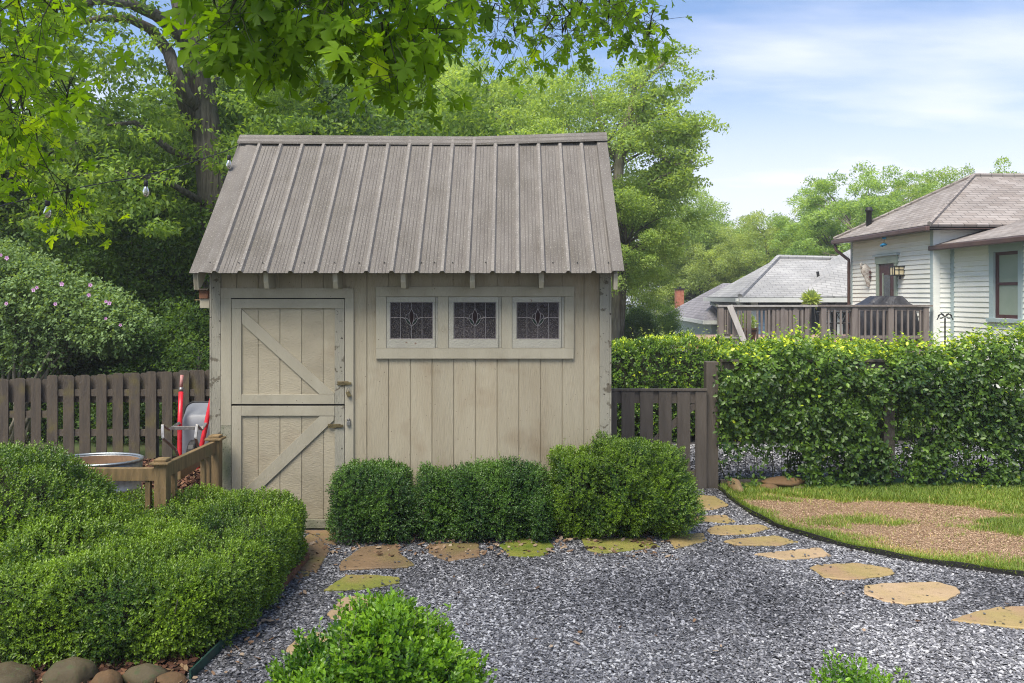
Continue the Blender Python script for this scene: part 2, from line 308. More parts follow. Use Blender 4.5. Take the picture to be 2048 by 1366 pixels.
M['strawsoil'] = mat('bare_straw_soil', (0.289,0.187,0.111,1), (0.204,0.119,0.068,1), .9, 12, coord='Object', bump=2, bscale=70, stain=(0.136,0.128,0.043,1), sscale=1.2, slo=.55, shi=.7, sstr=.5)
M['earth'] = mat('far_grass_ground', (.05,.075,.025,1), (.09,.10,.04,1), .9, 1.5, coord='Object', bump=1, bscale=20)
M['edge_black'] = mat('black_edging', (.018,.017,.017,1), rough=.6)
M['edge_green'] = mat('green_edging', (.015,.06,.045,1), (.02,.04,.03,1), .5, 10)
M['edge_rust'] = mat('rusty_edging', (.17,.075,.04,1), (.10,.05,.03,1), .8, 10)
M['bark'] = mat('furrowed_bark', (0.079,0.070,0.057,1), (0.158,0.143,0.120,1), .9, 6, (3,.4,1), bump=4, bscale=9, bstretch=(3,.5,1), contrast=(.4,.62))
M['bark_pale'] = mat('grey_bark', (0.130,0.115,0.090,1), (0.240,0.215,0.170,1), .9, 5, (2,.6,1), bump=3, bscale=7, bstretch=(3,.6,1))
M['twig_or_core'] = mat('twigs_or_shade_core', (.022,.024,.012,1), (.035,.045,.016,1), .9, 30, coord='Object', bump=2, bscale=60)  # colours real twigs and the shrub cores that stand for inner shade
def chipmat(name, stops, rough=.42, spec=.5):
    m = bpy.data.materials.new(name); m.use_nodes = True; n, l = m.node_tree.nodes, m.node_tree.links; p = n['Principled BSDF']
    a = n.new('ShaderNodeAttribute'); a.attribute_name = 'tint'; x = n.new('ShaderNodeValToRGB'); l.new(a.outputs['Fac'], x.inputs[0]); e = x.color_ramp.elements
    e[0].color = stops[0][1]; e[0].position = stops[0][0]; e[1].color = stops[-1][1]; e[1].position = stops[-1][0]
    for s_, c in stops[1:-1]: q = e.new(s_); q.color = c
    l.new(x.outputs[0], p.inputs['Base Color']); p.inputs['Roughness'].default_value = rough; p.inputs['Specular IOR Level'].default_value = spec; return m
M['slate'] = chipmat('slate_chips', [(0,(0.043,0.044,0.049,1)),(.4,(0.137,0.136,0.149,1)),(.8,(0.308,0.307,0.325,1)),(1,(0.487,0.486,0.498,1))], .62, .35)
M['barkchip'] = chipmat('bark_chips', [(0,(.03,.015,.01,1)),(.5,(.09,.04,.025,1)),(.85,(.16,.08,.045,1)),(1,(.26,.18,.10,1))], .8, .2)
M['straw'] = chipmat('straw_bits', [(0,(.24,.155,.095,1)),(.5,(.38,.26,.165,1)),(1,(.50,.37,.25,1))], .8, .2)
M['litter'] = chipmat('dead_leaf', [(0,(.08,.045,.025,1)),(.5,(.20,.12,.07,1)),(1,(.36,.28,.20,1))], .7, .2)
M['grass'] = leafmat('grass_blade', (0.067,0.127,0.018,1), (0.251,0.344,0.051,1), .35, .5, .3, (0.560,0.420,0.177,1))
M['box'] = leafmat('boxwood_leaf', (0.035,0.090,0.012,1), (0.235,0.375,0.022,1), .25, .42, .55, (0.310,0.465,0.046,1))
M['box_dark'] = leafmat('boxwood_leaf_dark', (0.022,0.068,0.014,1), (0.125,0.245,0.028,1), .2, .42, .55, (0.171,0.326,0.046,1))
M['box_near'] = leafmat('boxwood_leaf_fresh', (0.035,0.110,0.012,1), (0.20,0.38,0.020,1), .3, .34, .55, (0.341,0.527,0.046,1))
M['vine'] = leafmat('jasmine_leaf', (0.022,0.060,0.016,1), (0.165,0.290,0.030,1), .32, .42, .5, (0.620,0.713,0.046,1))
M['maple'] = leafmat('maple_leaf', (0.061,0.131,0.006,1), (0.172,0.313,0.008,1), .58, .6, .18, (0.405,0.567,0.013,1))
M['tree_d'] = leafmat('leaf_dark', (0.029,0.070,0.020,1), (0.114,0.200,0.046,1), .48, .5, .35)
M['tree_m'] = leafmat('leaf_mid', (0.067,0.142,0.031,1), (0.247,0.368,0.080,1), .5, .5, .3)
M['tree_l'] = leafmat('leaf_light', (0.112,0.192,0.052,1), (0.361,0.485,0.152,1), .5, .5, .3)
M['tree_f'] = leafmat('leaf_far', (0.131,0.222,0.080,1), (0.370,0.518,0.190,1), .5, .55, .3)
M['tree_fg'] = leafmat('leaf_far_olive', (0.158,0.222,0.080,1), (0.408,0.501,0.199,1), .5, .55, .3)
# ---------------- ground ----------------
def gh(x, y):
    r = max(0, min(1, (y-14)/8)); r = r*r*(3-2*r); k = max(0, min(1, (x+1)/3))
    return -.03-1.25*r*k-.4*r*(1-k)
mb = MB(); xs = [-160,-80,-40,-20]+[i*2-16 for i in range(25)]+[40,70,110,180]; ys = [-30,-10,0,4,8,12,14]+[15+i for i in range(9)]+[26,32,45,70,110,180,300]
for y in ys:
    for x in xs: mb.v.append((x, y, gh(x, y)))
nx = len(xs)
for j in range(len(ys)-1):
    for i in range(nx-1): a = j*nx+i; mb.f.append((a, a+1, a+nx+1, a+nx))
tag(mb.build('ground', M['earth'], smooth=True), kind='structure')
# lawn edge as seen, from the gate post round to the right
EDGE = [(1438,982),(1462,1003),(1505,1034),(1560,1060),(1630,1083),(1710,1103),(1800,1122),(1890,1136),(1970,1147),(2048,1158),(2200,1172)]
EP = [G(*p) for p in EDGE]
GRAVEL = [(-1.80,3.2),(-1.84,7.35),(-2.0,7.70),(.95,7.70),(.98,9.28),(2.30,9.28)]+[(p.x, p.y) for p in EP]+[(8,5.6),(8,2.5),(-1.8,2.5)]
def sheet(name, poly, z, m, kind='structure'):
    mb = MB(); mb.face([(p[0], p[1], z) for p in poly]); o = mb.build(name, m); 
    if o.data.polygons[0].normal.z < 0: o.data.flip_normals()
    return tag(o, kind=kind)
sheet('gravel_bed', GRAVEL, 0.0, M['soil'])
LAWN = [(p.x, p.y) for p in EP][::-1]+[(2.36,9.28),(2.5,9.62),(9,9.62),(9,5.6)]
sheet('lawn_soil', LAWN[::-1] if False else LAWN, .022, M['strawsoil'])
sheet('planting_bed', [(-8,2.0),(-1.88,2.0),(-1.88,7.3),(-2.9,7.72),(-2.9,11.2),(-12,11.2),(-12,2)], .004, M['mulch'])
sheet('yard_gravel', [(1.0,9.72),(9.5,9.72),(11,13.8),(0,13.8)], .0, M['soil'])
# ---- flagstones: outline in the photograph's pixels, then laid on the ground ----
FS = [
 ([(681,1124),(721,1093),(793,1087),(802,1107),(829,1128),(815,1133),(679,1139)], 'stone_brown', 'large brown flagstone with a reddish worn patch before the shed bush nearest the door'),
 ([(857,1087),(956,1084),(960,1111),(899,1121),(881,1115),(857,1104)], 'stone_brown', 'small squarish brown flagstone next to the green mossy one'),
 ([(998,1089),(1022,1078),(1061,1074),(1097,1080),(1108,1093),(1088,1109),(1053,1112),(1017,1110),(1013,1102)], 'stone_green', 'rounded flagstone covered in bright green moss'),
 ([(1162,1076),(1290,1074),(1321,1091),(1237,1102),(1206,1105),(1176,1100)], 'stone_moss', 'long olive flagstone in front of the bush at the shed corner'),
 ([(1332,1071),(1406,1065),(1413,1080),(1351,1096)], 'stone', 'small four sided yellow flagstone with a pointed corner by the corner bush'),
 ([(1374,1033),(1451,1029),(1471,1042),(1456,1045),(1390,1040)], 'stone', 'thin yellow flagstone second out from the picket gate'),
 ([(1414,1060),(1429,1051),(1521,1049),(1541,1055),(1500,1066),(1451,1069),(1420,1066)], 'stone', 'yellow flagstone scattered with dark slate bits near the curving lawn edge'),
 ([(1447,1082),(1482,1076),(1552,1070),(1598,1082),(1552,1090),(1473,1089)], 'stone', 'pointed yellow flagstone below the slate strewn one by the lawn'),
 ([(1508,1107),(1590,1100),(1640,1095),(1663,1110),(1618,1115),(1570,1118)], 'stone_pink', 'cracked buff flagstone with a split corner beside the lawn edging'),
 ([(1620,1134),(1631,1129),(1715,1125),(1781,1136),(1790,1145),(1763,1152),(1697,1158),(1649,1154)], 'stone', 'ragged yellow flagstone just above the big oval one'),
 ([(1728,1169),(1763,1165),(1873,1163),(1913,1174),(1920,1185),(1891,1200),(1811,1207),(1772,1202),(1727,1185)], 'stone_pink', 'big oval buff flagstone out in the gravel below the lawn'),
 ([(1903,1238),(1944,1224),(1995,1213),(2085,1211),(2120,1240),(2075,1258),(1990,1250)], 'stone', 'wedge shaped yellow flagstone cut by the right edge of the photo'),
 ([(1394,989),(1429,991),(1458,1009),(1425,1019),(1392,1005),(1385,1000)], 'stone', 'golden flagstone right at the foot of the gate post'),
 ([(1363,1007),(1381,1002),(1405,1013),(1421,1018),(1390,1023),(1350,1022)], 'stone_pink', 'half hidden buff flagstone between the gate stone and the corner bush'),
 ([(618,1067),(638,1074),(659,1099),(633,1143),(596,1138),(560,1138),(580,1096)], 'stone_brown', 'large dull brown flagstone between the clipped hedge and the gravel'),
 ([(600,1060),(672,1060),(672,1089),(648,1084),(634,1070)], 'stone_brown', 'dark damp flagstone at the shed door threshold'),
 ([(594,1142),(621,1142),(618,1150),(596,1149)], 'stone', 'tiny golden flagstone at the end of the rusty edging'),
 ([(648,1180),(692,1150),(741,1149),(798,1153),(800,1163),(766,1170),(717,1178)], 'stone_moss', 'long yellow green flagstone with a thin pointed end'),
 ([(653,1227),(672,1213),(677,1197),(712,1190),(756,1195),(775,1212),(731,1240),(663,1236)], 'stone_pink', 'tan flagstone partly behind the foreground bush'),
 ([(574,1293),(594,1278),(633,1264),(660,1266),(690,1300),(576,1310)], 'stone_pink', 'tan flagstone mostly hidden by the foreground bush'),
]
FSP = []
def rough_poly(P, z, seed):
    r = random.Random(seed); out = []
    for i in range(len(P)):
        a, b = P[i], P[(i+1) % len(P)]; n = max(1, int((b-a).length/.035))
        for k in range(n):
            q = a.lerp(b, k/n); j = .008 if k else .003
            out.append(Vector((q.x+r.uniform(-j, j), q.y+r.uniform(-j, j), z)))
    return out
def ccw(P):
    s = sum(P[i].x*P[(i+1)%len(P)].y-P[(i+1)%len(P)].x*P[i].y for i in range(len(P))); return P if s > 0 else P[::-1]
for i, (px, m, lab) in enumerate(FS):
    P = ccw([G(x, y, .026) for x, y in px]); c = sum(P, Vector())/len(P); FSP.append([(p.x, p.y) for p in P])
    R = rough_poly(P, 0, i); k = len(R); mb = MB()
    tl = [random.uniform(-.012, .012), random.uniform(-.012, .012)]
    def zz(p, b): return b+(p.x-c.x)*tl[0]+(p.y-c.y)*tl[1]
    for b, s_ in ((-.02, 1.0), (.020, 1.0), (.027, .965)):
        for p in R: mb.v.append((c.x+(p.x-c.x)*s_, c.y+(p.y-c.y)*s_, zz(p, b)))
    for t in (0, 1):
        for j in range(k): mb.f.append((t*k+j, t*k+(j+1)%k, (t+1)*k+(j+1)%k, (t+1)*k+j))
    mb.f.append(tuple(2*k+j for j in range(k)))
    o = mb.build('flagstone', M[m]); 
    tag(o, lab, 'stepping stone', 'flagstones of the path through the slate chips')
# ---- slate chips ----
def slate_t(n, q): return np.clip(np.where(RNG.uniform(size=n) < .55, RNG.uniform(0, .5, n), RNG.uniform(.4, 1.0, n))+.12*nnoise(np.column_stack([q, np.zeros(n)]), 3, 9), 0, 1)
def off_stones(x, y):
    k = np.ones(len(x))
    for P in FSP: 
        c = np.mean(P, axis=0); Q = [(c[0]+(a-c[0])*.93, c[1]+(b-c[1])*.93) for a, b in P]
        k[inpoly(x, y, Q)] = .006
    return k
def chipz(o, extra=.03):
    return o
FR = [(-1.86,3.9),(-1.84,7.35),(-1.95,7.62),(.95,7.62),(.98,9.28),(2.30,9.28)]+[(p.x, p.y) for p in EP]+[(5.6,5.3),(4.6,3.9)]
o = chips('slate_chips', FR, 720000, (.010, .027), .004, .018, M['slate'], slate_t, .24, dens=off_stones); tag(o, kind='stuff')
o = chips('slate_chips', [(x, y) for x, y in FR], 2600, (.012, .03), .030, .034, M['slate'], slate_t, .12, dens=lambda x, y: 1-(off_stones(x, y) > .5)*1.0); 
bpy.data.objects.remove(o)
# a few loose chips lying on the flagstones
C = []
for P in FSP:
    c = np.mean(P, axis=0)
    for _ in range(random.choice([5, 8, 12, 16])):
        a = random.choice(P); t = random.uniform(.3, 1.0)**.5; C.append((c[0]+(a[0]-c[0])*t+random.uniform(-.03,.03), c[1]+(a[1]-c[1])*t+random.uniform(-.02,.02), .034))
C = np.array(C); n = len(C); a = RNG.uniform(0, 6.28, n)
tag(scatter('loose_chips', T_CHIP, C, np.column_stack([np.cos(a), np.sin(a), RNG.normal(size=n)*.1]), np.column_stack([RNG.normal(size=(n,2))*.15, np.ones(n)]), RNG.uniform(.014, .03, n), RNG.uniform(0, .3, n), M['slate']), kind='stuff')
# dead leaves and bark bits along the bush feet and over the gravel
def lit(n, q): return RNG.uniform(0, 1, n)
tag(chips('leaf_litter', [(-1.55,6.8),(1.35,6.8),(1.4,7.5),(-1.5,7.6)], 1500, (.015, .05), .022, .04, M['litter'], lit, .4, dens=lambda x, y: np.clip((y-6.7)*1.3, 0, 1)*.8), kind='stuff')
tag(chips('leaf_litter', [(-1.86,4.4),(-1.2,4.4),(-1.45,7.2),(-1.86,7.2)], 420, (.015, .05), .022, .04, M['litter'], lit, .4, dens=lambda x, y: np.clip(1-(x+1.86)*2.2, 0, 1)), kind='stuff')
tag(chips('leaf_litter', FR, 170, (.012, .035), .024, .035, M['litter'], lit, .3), kind='stuff')
tag(chips('mulch_chips', [(-4.6,4.3),(-1.88,4.3),(-1.9,7.2),(-2.9,7.75),(-2.9,10.9),(-7.5,10.9),(-7.5,7.0),(-4.6,6.0)], 60000, (.02, .055), .008, .03, M['barkchip'], lit, .4), kind='stuff')
tag(chips('slate_chips', [(1.0,9.7),(6.5,9.7),(7.6,12.0),(1.0,12.0)], 50000, (.02, .04), .004, .025, M['slate'], slate_t, .3), kind='stuff')
# ---- lawn ----
edge_px = lambda px: np.interp(px, [e[0] for e in EDGE], [e[1] for e in EDGE])
def lawn_dens(x, y):
    px = CX+F*x/y; py = HY+F*EYE/y; e = edge_px(px)
    d = e-py                                   # px above the edge
    top = np.interp(px, [1460,1560,1700,1850,2048], [1002,1007,1013,1024,1038])
    nz = nnoise(np.column_stack([x*1.0, y*1.6, 0*x]), 2.1, 3)*12+nnoise(np.column_stack([x*1.0, y*1.6, 0*x]), 9, 13)*5
    strip = np.clip(1.25-(d+nz*.4)/np.interp(px, [1440,1600,2048], [10,23,33]), 0, 1)
    back = np.clip((top+nz-py)/12, 0, 1)
    mid = np.clip((np.interp(px, [1600,2048], [1050,1084])+nz*1.1-py)/14, 0, 1)*np.clip((py-1030+nz)/14, 0, 1)*np.clip((px-1590+nz*4)/200, 0, 1)*.92
    return np.clip(np.maximum(np.maximum(strip, back), mid), .035, 1)
nb = 300000; P = np.array(LAWN); lo, hi = P.min(0), np.minimum(P.max(0), (7.6, 9.7)); q = RNG.uniform(lo, hi, (nb, 2)); k = inpoly(q[:,0], q[:,1], LAWN); dn = lawn_dens(q[:,0], q[:,1]); k &= RNG.uniform(size=nb) < dn; q = q[k]; dn = dn[k]; n = len(q)
a = RNG.uniform(0, 6.28, n); ln = RNG.uniform(.15, .7, n)
sz = RNG.uniform(.028, .062, n)*(.55+.45*dn)*np.where(q[:,1] > 8.6, 1.25, 1)
tn = .42+.16*nnoise(np.column_stack([q, np.zeros(n)]), 2.5, 4)+RNG.normal(size=n)*.15+(1-dn)*.35+(RNG.uniform(size=n) < .06)*.5
tag(scatter('lawn_grass', T_BLADE, np.column_stack([q, np.full(n, .022)]), np.column_stack([np.cos(a)*ln, np.sin(a)*ln, np.ones(n)]), np.column_stack([np.cos(a), np.sin(a), -ln]), sz, tn, M['grass'], wid=RNG.uniform(1.2, 2.4, n)), kind='stuff')
tag(chips('straw_bits', [p for p in LAWN], 220000, (.005, .015), .024, .028, M['straw'], lambda n, q: RNG.uniform(0, 1, n), .2, dens=lambda x, y: (x < 7.4)*1.0), kind='stuff')
# blades hanging over the edging
C2 = []
for i in range(len(EP)-1):
    for _ in range(int((EP[i+1]-EP[i]).length*900)):
        q_ = EP[i].lerp(EP[i+1], random.random()); C2.append((q_.x+abs(random.gauss(0,.03))*.7+.01, q_.y+abs(random.gauss(0,.03))+.008, .03))
C2 = np.array(C2); n = len(C2); kk = nnoise(C2, 4, 14) > -.9; C2 = C2[kk]; n = len(C2)
D2 = np.column_stack([RNG.normal(-.25,.5,n), RNG.normal(-.45,.4,n), RNG.uniform(.35,1,n)])
tag(scatter('edge_grass', T_BLADE, C2, D2, np.column_stack([D2[:,0], D2[:,1], -np.ones(n)*.5]), RNG.uniform(.03,.075,n), RNG.uniform(.3,.8,n), M['grass'], wid=RNG.uniform(1.2,2.2,n)), kind='stuff')
# black edging strip along the lawn
mb = MB()
ep = []
for i in range(len(EP)-1):
    for t in range(4): ep.append(EP[i].lerp(EP[i+1], t/4))
for i in range(len(ep)-1):
    a, b = ep[i].copy(), ep[i+1].copy(); a.z, b.z = .022+.007*math.sin(i*.9), .022+.007*math.sin(i*.9+.9); mb.bar(a, b, .010, .07)
tag(mb.build('lawn_edging', M['edge_black']), 'thin black edging strip curving between the slate chips and the lawn', 'edging')
# edging and little stones along the clipped hedge
mb = MB(); a, b = G(616,1124), G(556,1190); a.z = b.z = .03; mb.bar(a, b, .03, .09)
tag(mb.build('garden_edging', M['edge_rust'], bevel=.004), 'rusty brown edging board by the clipped hedge near the brown flagstone', 'edging')
mb = MB(); a, b = G(556,1191), G(380,1366); a.z = b.z = .03; mb.bar(a, b, .012, .085)
tag(mb.build('garden_edging', M['edge_green']), 'green metal edging strip along the foot of the clipped hedge', 'edging')
mb = MB(); a, b = Vector((3.28,9.34,.06)), Vector((7.5,9.34,.06)); mb.bar(a, b, .012, .11)
tag(mb.build('garden_edging', M['edge_green']), 'green edging strip along the foot of the vine covered fence', 'edging')
def rock(name, c, s, m, lab, cat='rock', grp=None, seed=0, flat=1.0):
    r = random.Random(seed); mb = MB(); nu, nv = 22, 14; sd = [Vector((r.gauss(0,1), r.gauss(0,1), r.gauss(0,1))).normalized() for _ in range(9)]; hh = [r.uniform(.72, 1.0) for _ in sd]
    for i in range(nv+1):
        th = math.pi*i/nv
        for j in range(nu):
            f = 2*math.pi*j/nu; u = Vector((math.sin(th)*math.cos(f), math.sin(th)*math.sin(f), math.cos(th)))
            q = 1.0
            for d, h in zip(sd, hh):
                t = u.dot(d)
                if t > .05: q = min(q, h/t*.98 if h/t < q else q)
            q = min(q, 1)*(1+.02*math.sin(9*u.x+5*u.y)); mb.v.append((c[0]+u.x*q*s[0], c[1]+u.y*q*s[1], c[2]+u.z*q*s[2]*flat))
    for i in range(nv):
        for j in range(nu): mb.f.append((i*nu+j, (i+1)*nu+j, (i+1)*nu+(j+1)%nu, i*nu+(j+1)%nu))
    return tag(mb.build(name, m, smooth=True), lab, cat, grp)
g = 'stones edging the planting bed at the bottom left'
rock('boulder', (WX(8,4.62),4.62,.0), (.17,.15,.125), M['boulder'], 'grey green boulder cut by the left edge at the bottom corner', grp=g, seed=1)
rock('boulder', (WX(140,4.66),4.66,.0), (.155,.15,.13), M['boulder'], 'biggest rounded olive boulder under the dark hedge front', grp=g, seed=2)
rock('boulder', (WX(212,4.58),4.58,.0), (.09,.10,.105), M['boulder_red'], 'small reddish brown boulder between the olive one and the flat dark one', grp=g, seed=3)
rock('boulder', (WX(290,4.68),4.68,.0), (.14,.10,.09), M['boulder'], 'flat topped dark boulder next to the small reddish one', grp=g, seed=4)
rock('boulder', (WX(340,4.62),4.62,.0), (.10,.08,.075), M['boulder_red'], 'low brown block of stone at the hedge corner by the gravel', grp=g, seed=5)
g = 'small golden stones along the hedge edging'
for i, (px, py, s_, lab) in enumerate([(500,1222,.075,'pale golden stone midway along the green edging strip'),(530,1194,.07,'golden stone beside the joint of rusty and green edging'),(562,1163,.06,'upright reddish stone behind the rusty edging board'),(575,1150,.055,'golden stone at the far end of the rusty edging board'),(478,1262,.05,'small brown stone low down beside the green edging strip')]):
    p = G(px, py); rock('edging_stone', (p.x-.05, p.y, .03), (s_, s_*1.5, .055), M['stone_pink' if i % 2 else 'stone'], lab, 'stone', g, seed=20+i)
g = 'rocks at the foot of the vine fence'
rock('rock', (2.49,9.20,.05), (.085,.24,.085), M['stone_brown'], 'blocky orange tan rock at the foot of the fence post', grp=g, seed=31)
rock('rock', (3.05,9.25,.10), (.26,.15,.05), M['boulder_red'], 'flat brown slab rock lying on other rocks below the fence', grp=g, seed=32)
rock('rock', (2.86,9.16,.03), (.12,.10,.07), M['boulder_red'], 'low brown rock in the grass left of the slab rock', grp=g, seed=33)
rock('rock', (3.12,9.20,.02), (.16,.10,.06), M['boulder'], 'mossy rock carrying the flat brown slab', grp=g, seed=34)
# ---------------- shed ----------------
YW, YE, YR, YB = 7.77, 7.47, 8.87, 9.97
X0, X1 = WX(425, YW), WX(1218, YW)
shed = thing('garden_shed', 'cream wooden garden shed with a ribbed grey roof and dutch door', 'shed', ((X0+X1)/2, (YW+YB)/2, 0))
sx = lambda px: WX(px, YW)
sz_ = lambda py: WZ(py, YW)
EZ, RZ = WZ(546, YE), WZ(279, YR)
def roofz(y): return EZ+(y-YE)*(RZ-EZ)/(YR-YE) if y <= YR else RZ-(y-YR)*(RZ-EZ)/(YR-YE)
# walls with grooves every 204 mm
def grooved(mb, xa, xb, za, zb, y, first, th=.016, gw=.010, sp=43.4*YW/F, gd=.009):
    g = []; x = first
    while x > xa+.02: x -= sp
    while x < xb: 
        if x > xa+.012 and x < xb-.012: g.append(x)
        x += sp
    e = [xa]+[v for q in g for v in (q-gw/2, q+gw/2)]+[xb]
    for i in range(0, len(e), 2): mb.box(e[i], e[i+1], y, y+th, za, zb)
    mb.box(xa, xb, y+gd, y+th+.02, za, zb)
mb = MB(); ws = []
wf = sx(734)
grooved(mb, sx(708), sx(1199)-.001, .02, 2.52, YW, wf)              # right of the door
grooved(mb, sx(441), sx(708)-.001, sz_(583), 2.52, YW, wf)     # over the door
w_ = mb.build('front_wall', M['siding'], shed)
for x, s_ in ((X0+.01, 1), (X1-.03, -1)):
    mb = MB()
    P = [(YW+.03, .02), (YB-.03, .02), (YB-.03, roofz(YB)-.06), (YR, RZ-.08), (YW+.03, roofz(YW)-.06)]
    mb.prism([(x, p[0], p[1]) for p in P], (.02, 0, 0)); mb.build('gable_wall', M['siding'], shed)
mb = MB(); mb.box(X0+.01, X1-.01, YB-.03, YB, .02, roofz(YB)-.05); mb.build('back_wall', M['siding'], shed)
mb = MB(); mb.box(sx(441), sx(460), YW+.004, YW+.03, .03, sz_(583)); mb.box(X0+.01, X1-.01, YW+.035, YB-.04, 0, .05); mb.build('base_frame', M['moss'], shed)
# corner boards
mb = MB(); mb.box(X0, sx(443)-.002, YW-.022, YW+.002, .02, 2.5); mb.box(X0-.02, X0-.001, YW-.022, YW+.07, .02, 2.5); mb.build('corner_board', M['peel'], shed, bevel=.002)
mb = MB(); mb.box(sx(1199), X1, YW-.022, YW+.002, .02, 2.5); mb.box(X1+.001, X1+.02, YW-.022, YW+.07, .02, 2.5); mb.build('corner_board', M['peel'], shed, bevel=.002)
# door casing
casing = MB(); casing.box(sx(443), sx(708), YW-.024, YW-.003, sz_(596), sz_(576)); casing.box(sx(690.5), sx(708), YW-.022, YW-.002, .05, sz_(596.3)); cs = casing.build('door_casing', M['trim'], shed, bevel=.002)
mb = MB(); mb.box(sx(443), sx(463.5), YW-.022, YW-.002, sz_(850), sz_(596.3)); mb.build('door_casing', M['trim'], shed, bevel=.002)
mb = MB(); mb.box(sx(443), sx(463.5), YW-.022, YW-.002, .03, sz_(850.3)); mb.build('door_casing', M['moss'], shed, bevel=.002)
# black sheet behind the door, standing in for shade in its gaps
mb = MB(); mb.box(sx(462), sx(691), YW+.03, YW+.04, .03, sz_(590)); mb.build('gap_shade', M['black_metal'], shed)
def dleaf(zt, zb, tr, br, diag, stile_top, stile_bot):
    mb = MB(); grooved(mb, sx(465), sx(689), zb, zt, YW-.004, wf, th=.014, gd=.007); d = mb.build('dutch_door', M['sidingh'], shed)
    y0, y1 = YW-.022, YW-.0045
    for a, b, c, e in tr+br: f = MB(); f.box(sx(a), sx(b), y0, y1, sz_(e), sz_(c)); f.build('rail', M['trim'], d, bevel=.002)
    for a, b in ((464.5, 484), (670, 689.5)):
        f = MB(); f.box(sx(a), sx(b), y0+.0015, y1, stile_bot, stile_top); f.build('stile', M['peel' if a > 600 else 'trim'], d, bevel=.002)
    f = MB(); P = [(sx(a), y1-.0005, sz_(b)) for a, b in diag]; f.prism(P, (0, y0+.003-y1, 0)); o = f.build('diagonal_brace', M['trim'], d, bevel=.0015); clean(o.data)
    return d
d1 = dleaf(sz_(598), sz_(808), [(464.5,689.5,598,616.5)], [(484.3,669.7,788.5,807.5)], [(485,619),(485,647),(640,788),(669,788),(669,786)], sz_(616.8), sz_(807.5))
d2 = dleaf(sz_(811), sz_(1037), [(484.3,669.7,811.5,831)], [], [(640,832),(668.5,832),(668.5,840),(515,985),(488,1008),(488,980)], sz_(811.5), sz_(1036))
mb = MB(); mb.box(sx(443), sx(708), YW-.03, YW+.0, .0, sz_(1038)); mb.build('threshold', M['moss'], shed, bevel=.003)
def hasp(pa, pb, py, m, d):
    mb = MB(); mb.box(sx(pa), sx(pb), YW-.030, YW-.0225, sz_(py+4), sz_(py-4)); mb.box(sx(pb-8), sx(pb+6), YW-.038, YW-.030, sz_(py+2.5), sz_(py-2.5))
    for q in (pa+2, pa+7): mb.box(sx(q), sx(q+1.6), YW-.033, YW-.030, sz_(py+1), sz_(py-1))
    return mb.build('hasp', m, d, bevel=.0015)
hasp(676, 698, 766, M['brass'], d1); hasp(657, 682, 851, M['brass'], d2)
mb = MB(); mb.box(sx(695), sx(702), YW-.045, YW-.024, sz_(850), sz_(841)); mb.lathe([(.0,0),(.014,.0),(.016,.02),(.0,.03)], (sx(698.5), YW-.034, sz_(841)), 10); mb.build('hasp_staple', M['steel'], cs, bevel=.002)
pl = thing('padlock', 'old brass padlock hanging from the upper door hasp', 'padlock', (sx(698), YW-.045, sz_(790)))
mb = MB(); c = Vector((sx(699), YW-.040, sz_(787))); 
for i in range(1): mb.bar(c+Vector((-.012,0,.022)), c+Vector((.010,0,-.026)), .036, .016, up=(0,1,0))
mb.build('lock_body', M['brass'], pl, bevel=.003)
mb = MB(); mb.tube([c+Vector((-.022,0,.012)), c+Vector((-.014,-.002,.05)), Vector((sx(702), YW-.042, sz_(771))), c+Vector((.006,0,.05)), c+Vector((0,0,.022))], .003, 6); mb.build('shackle', M['steel'], pl, smooth=True)
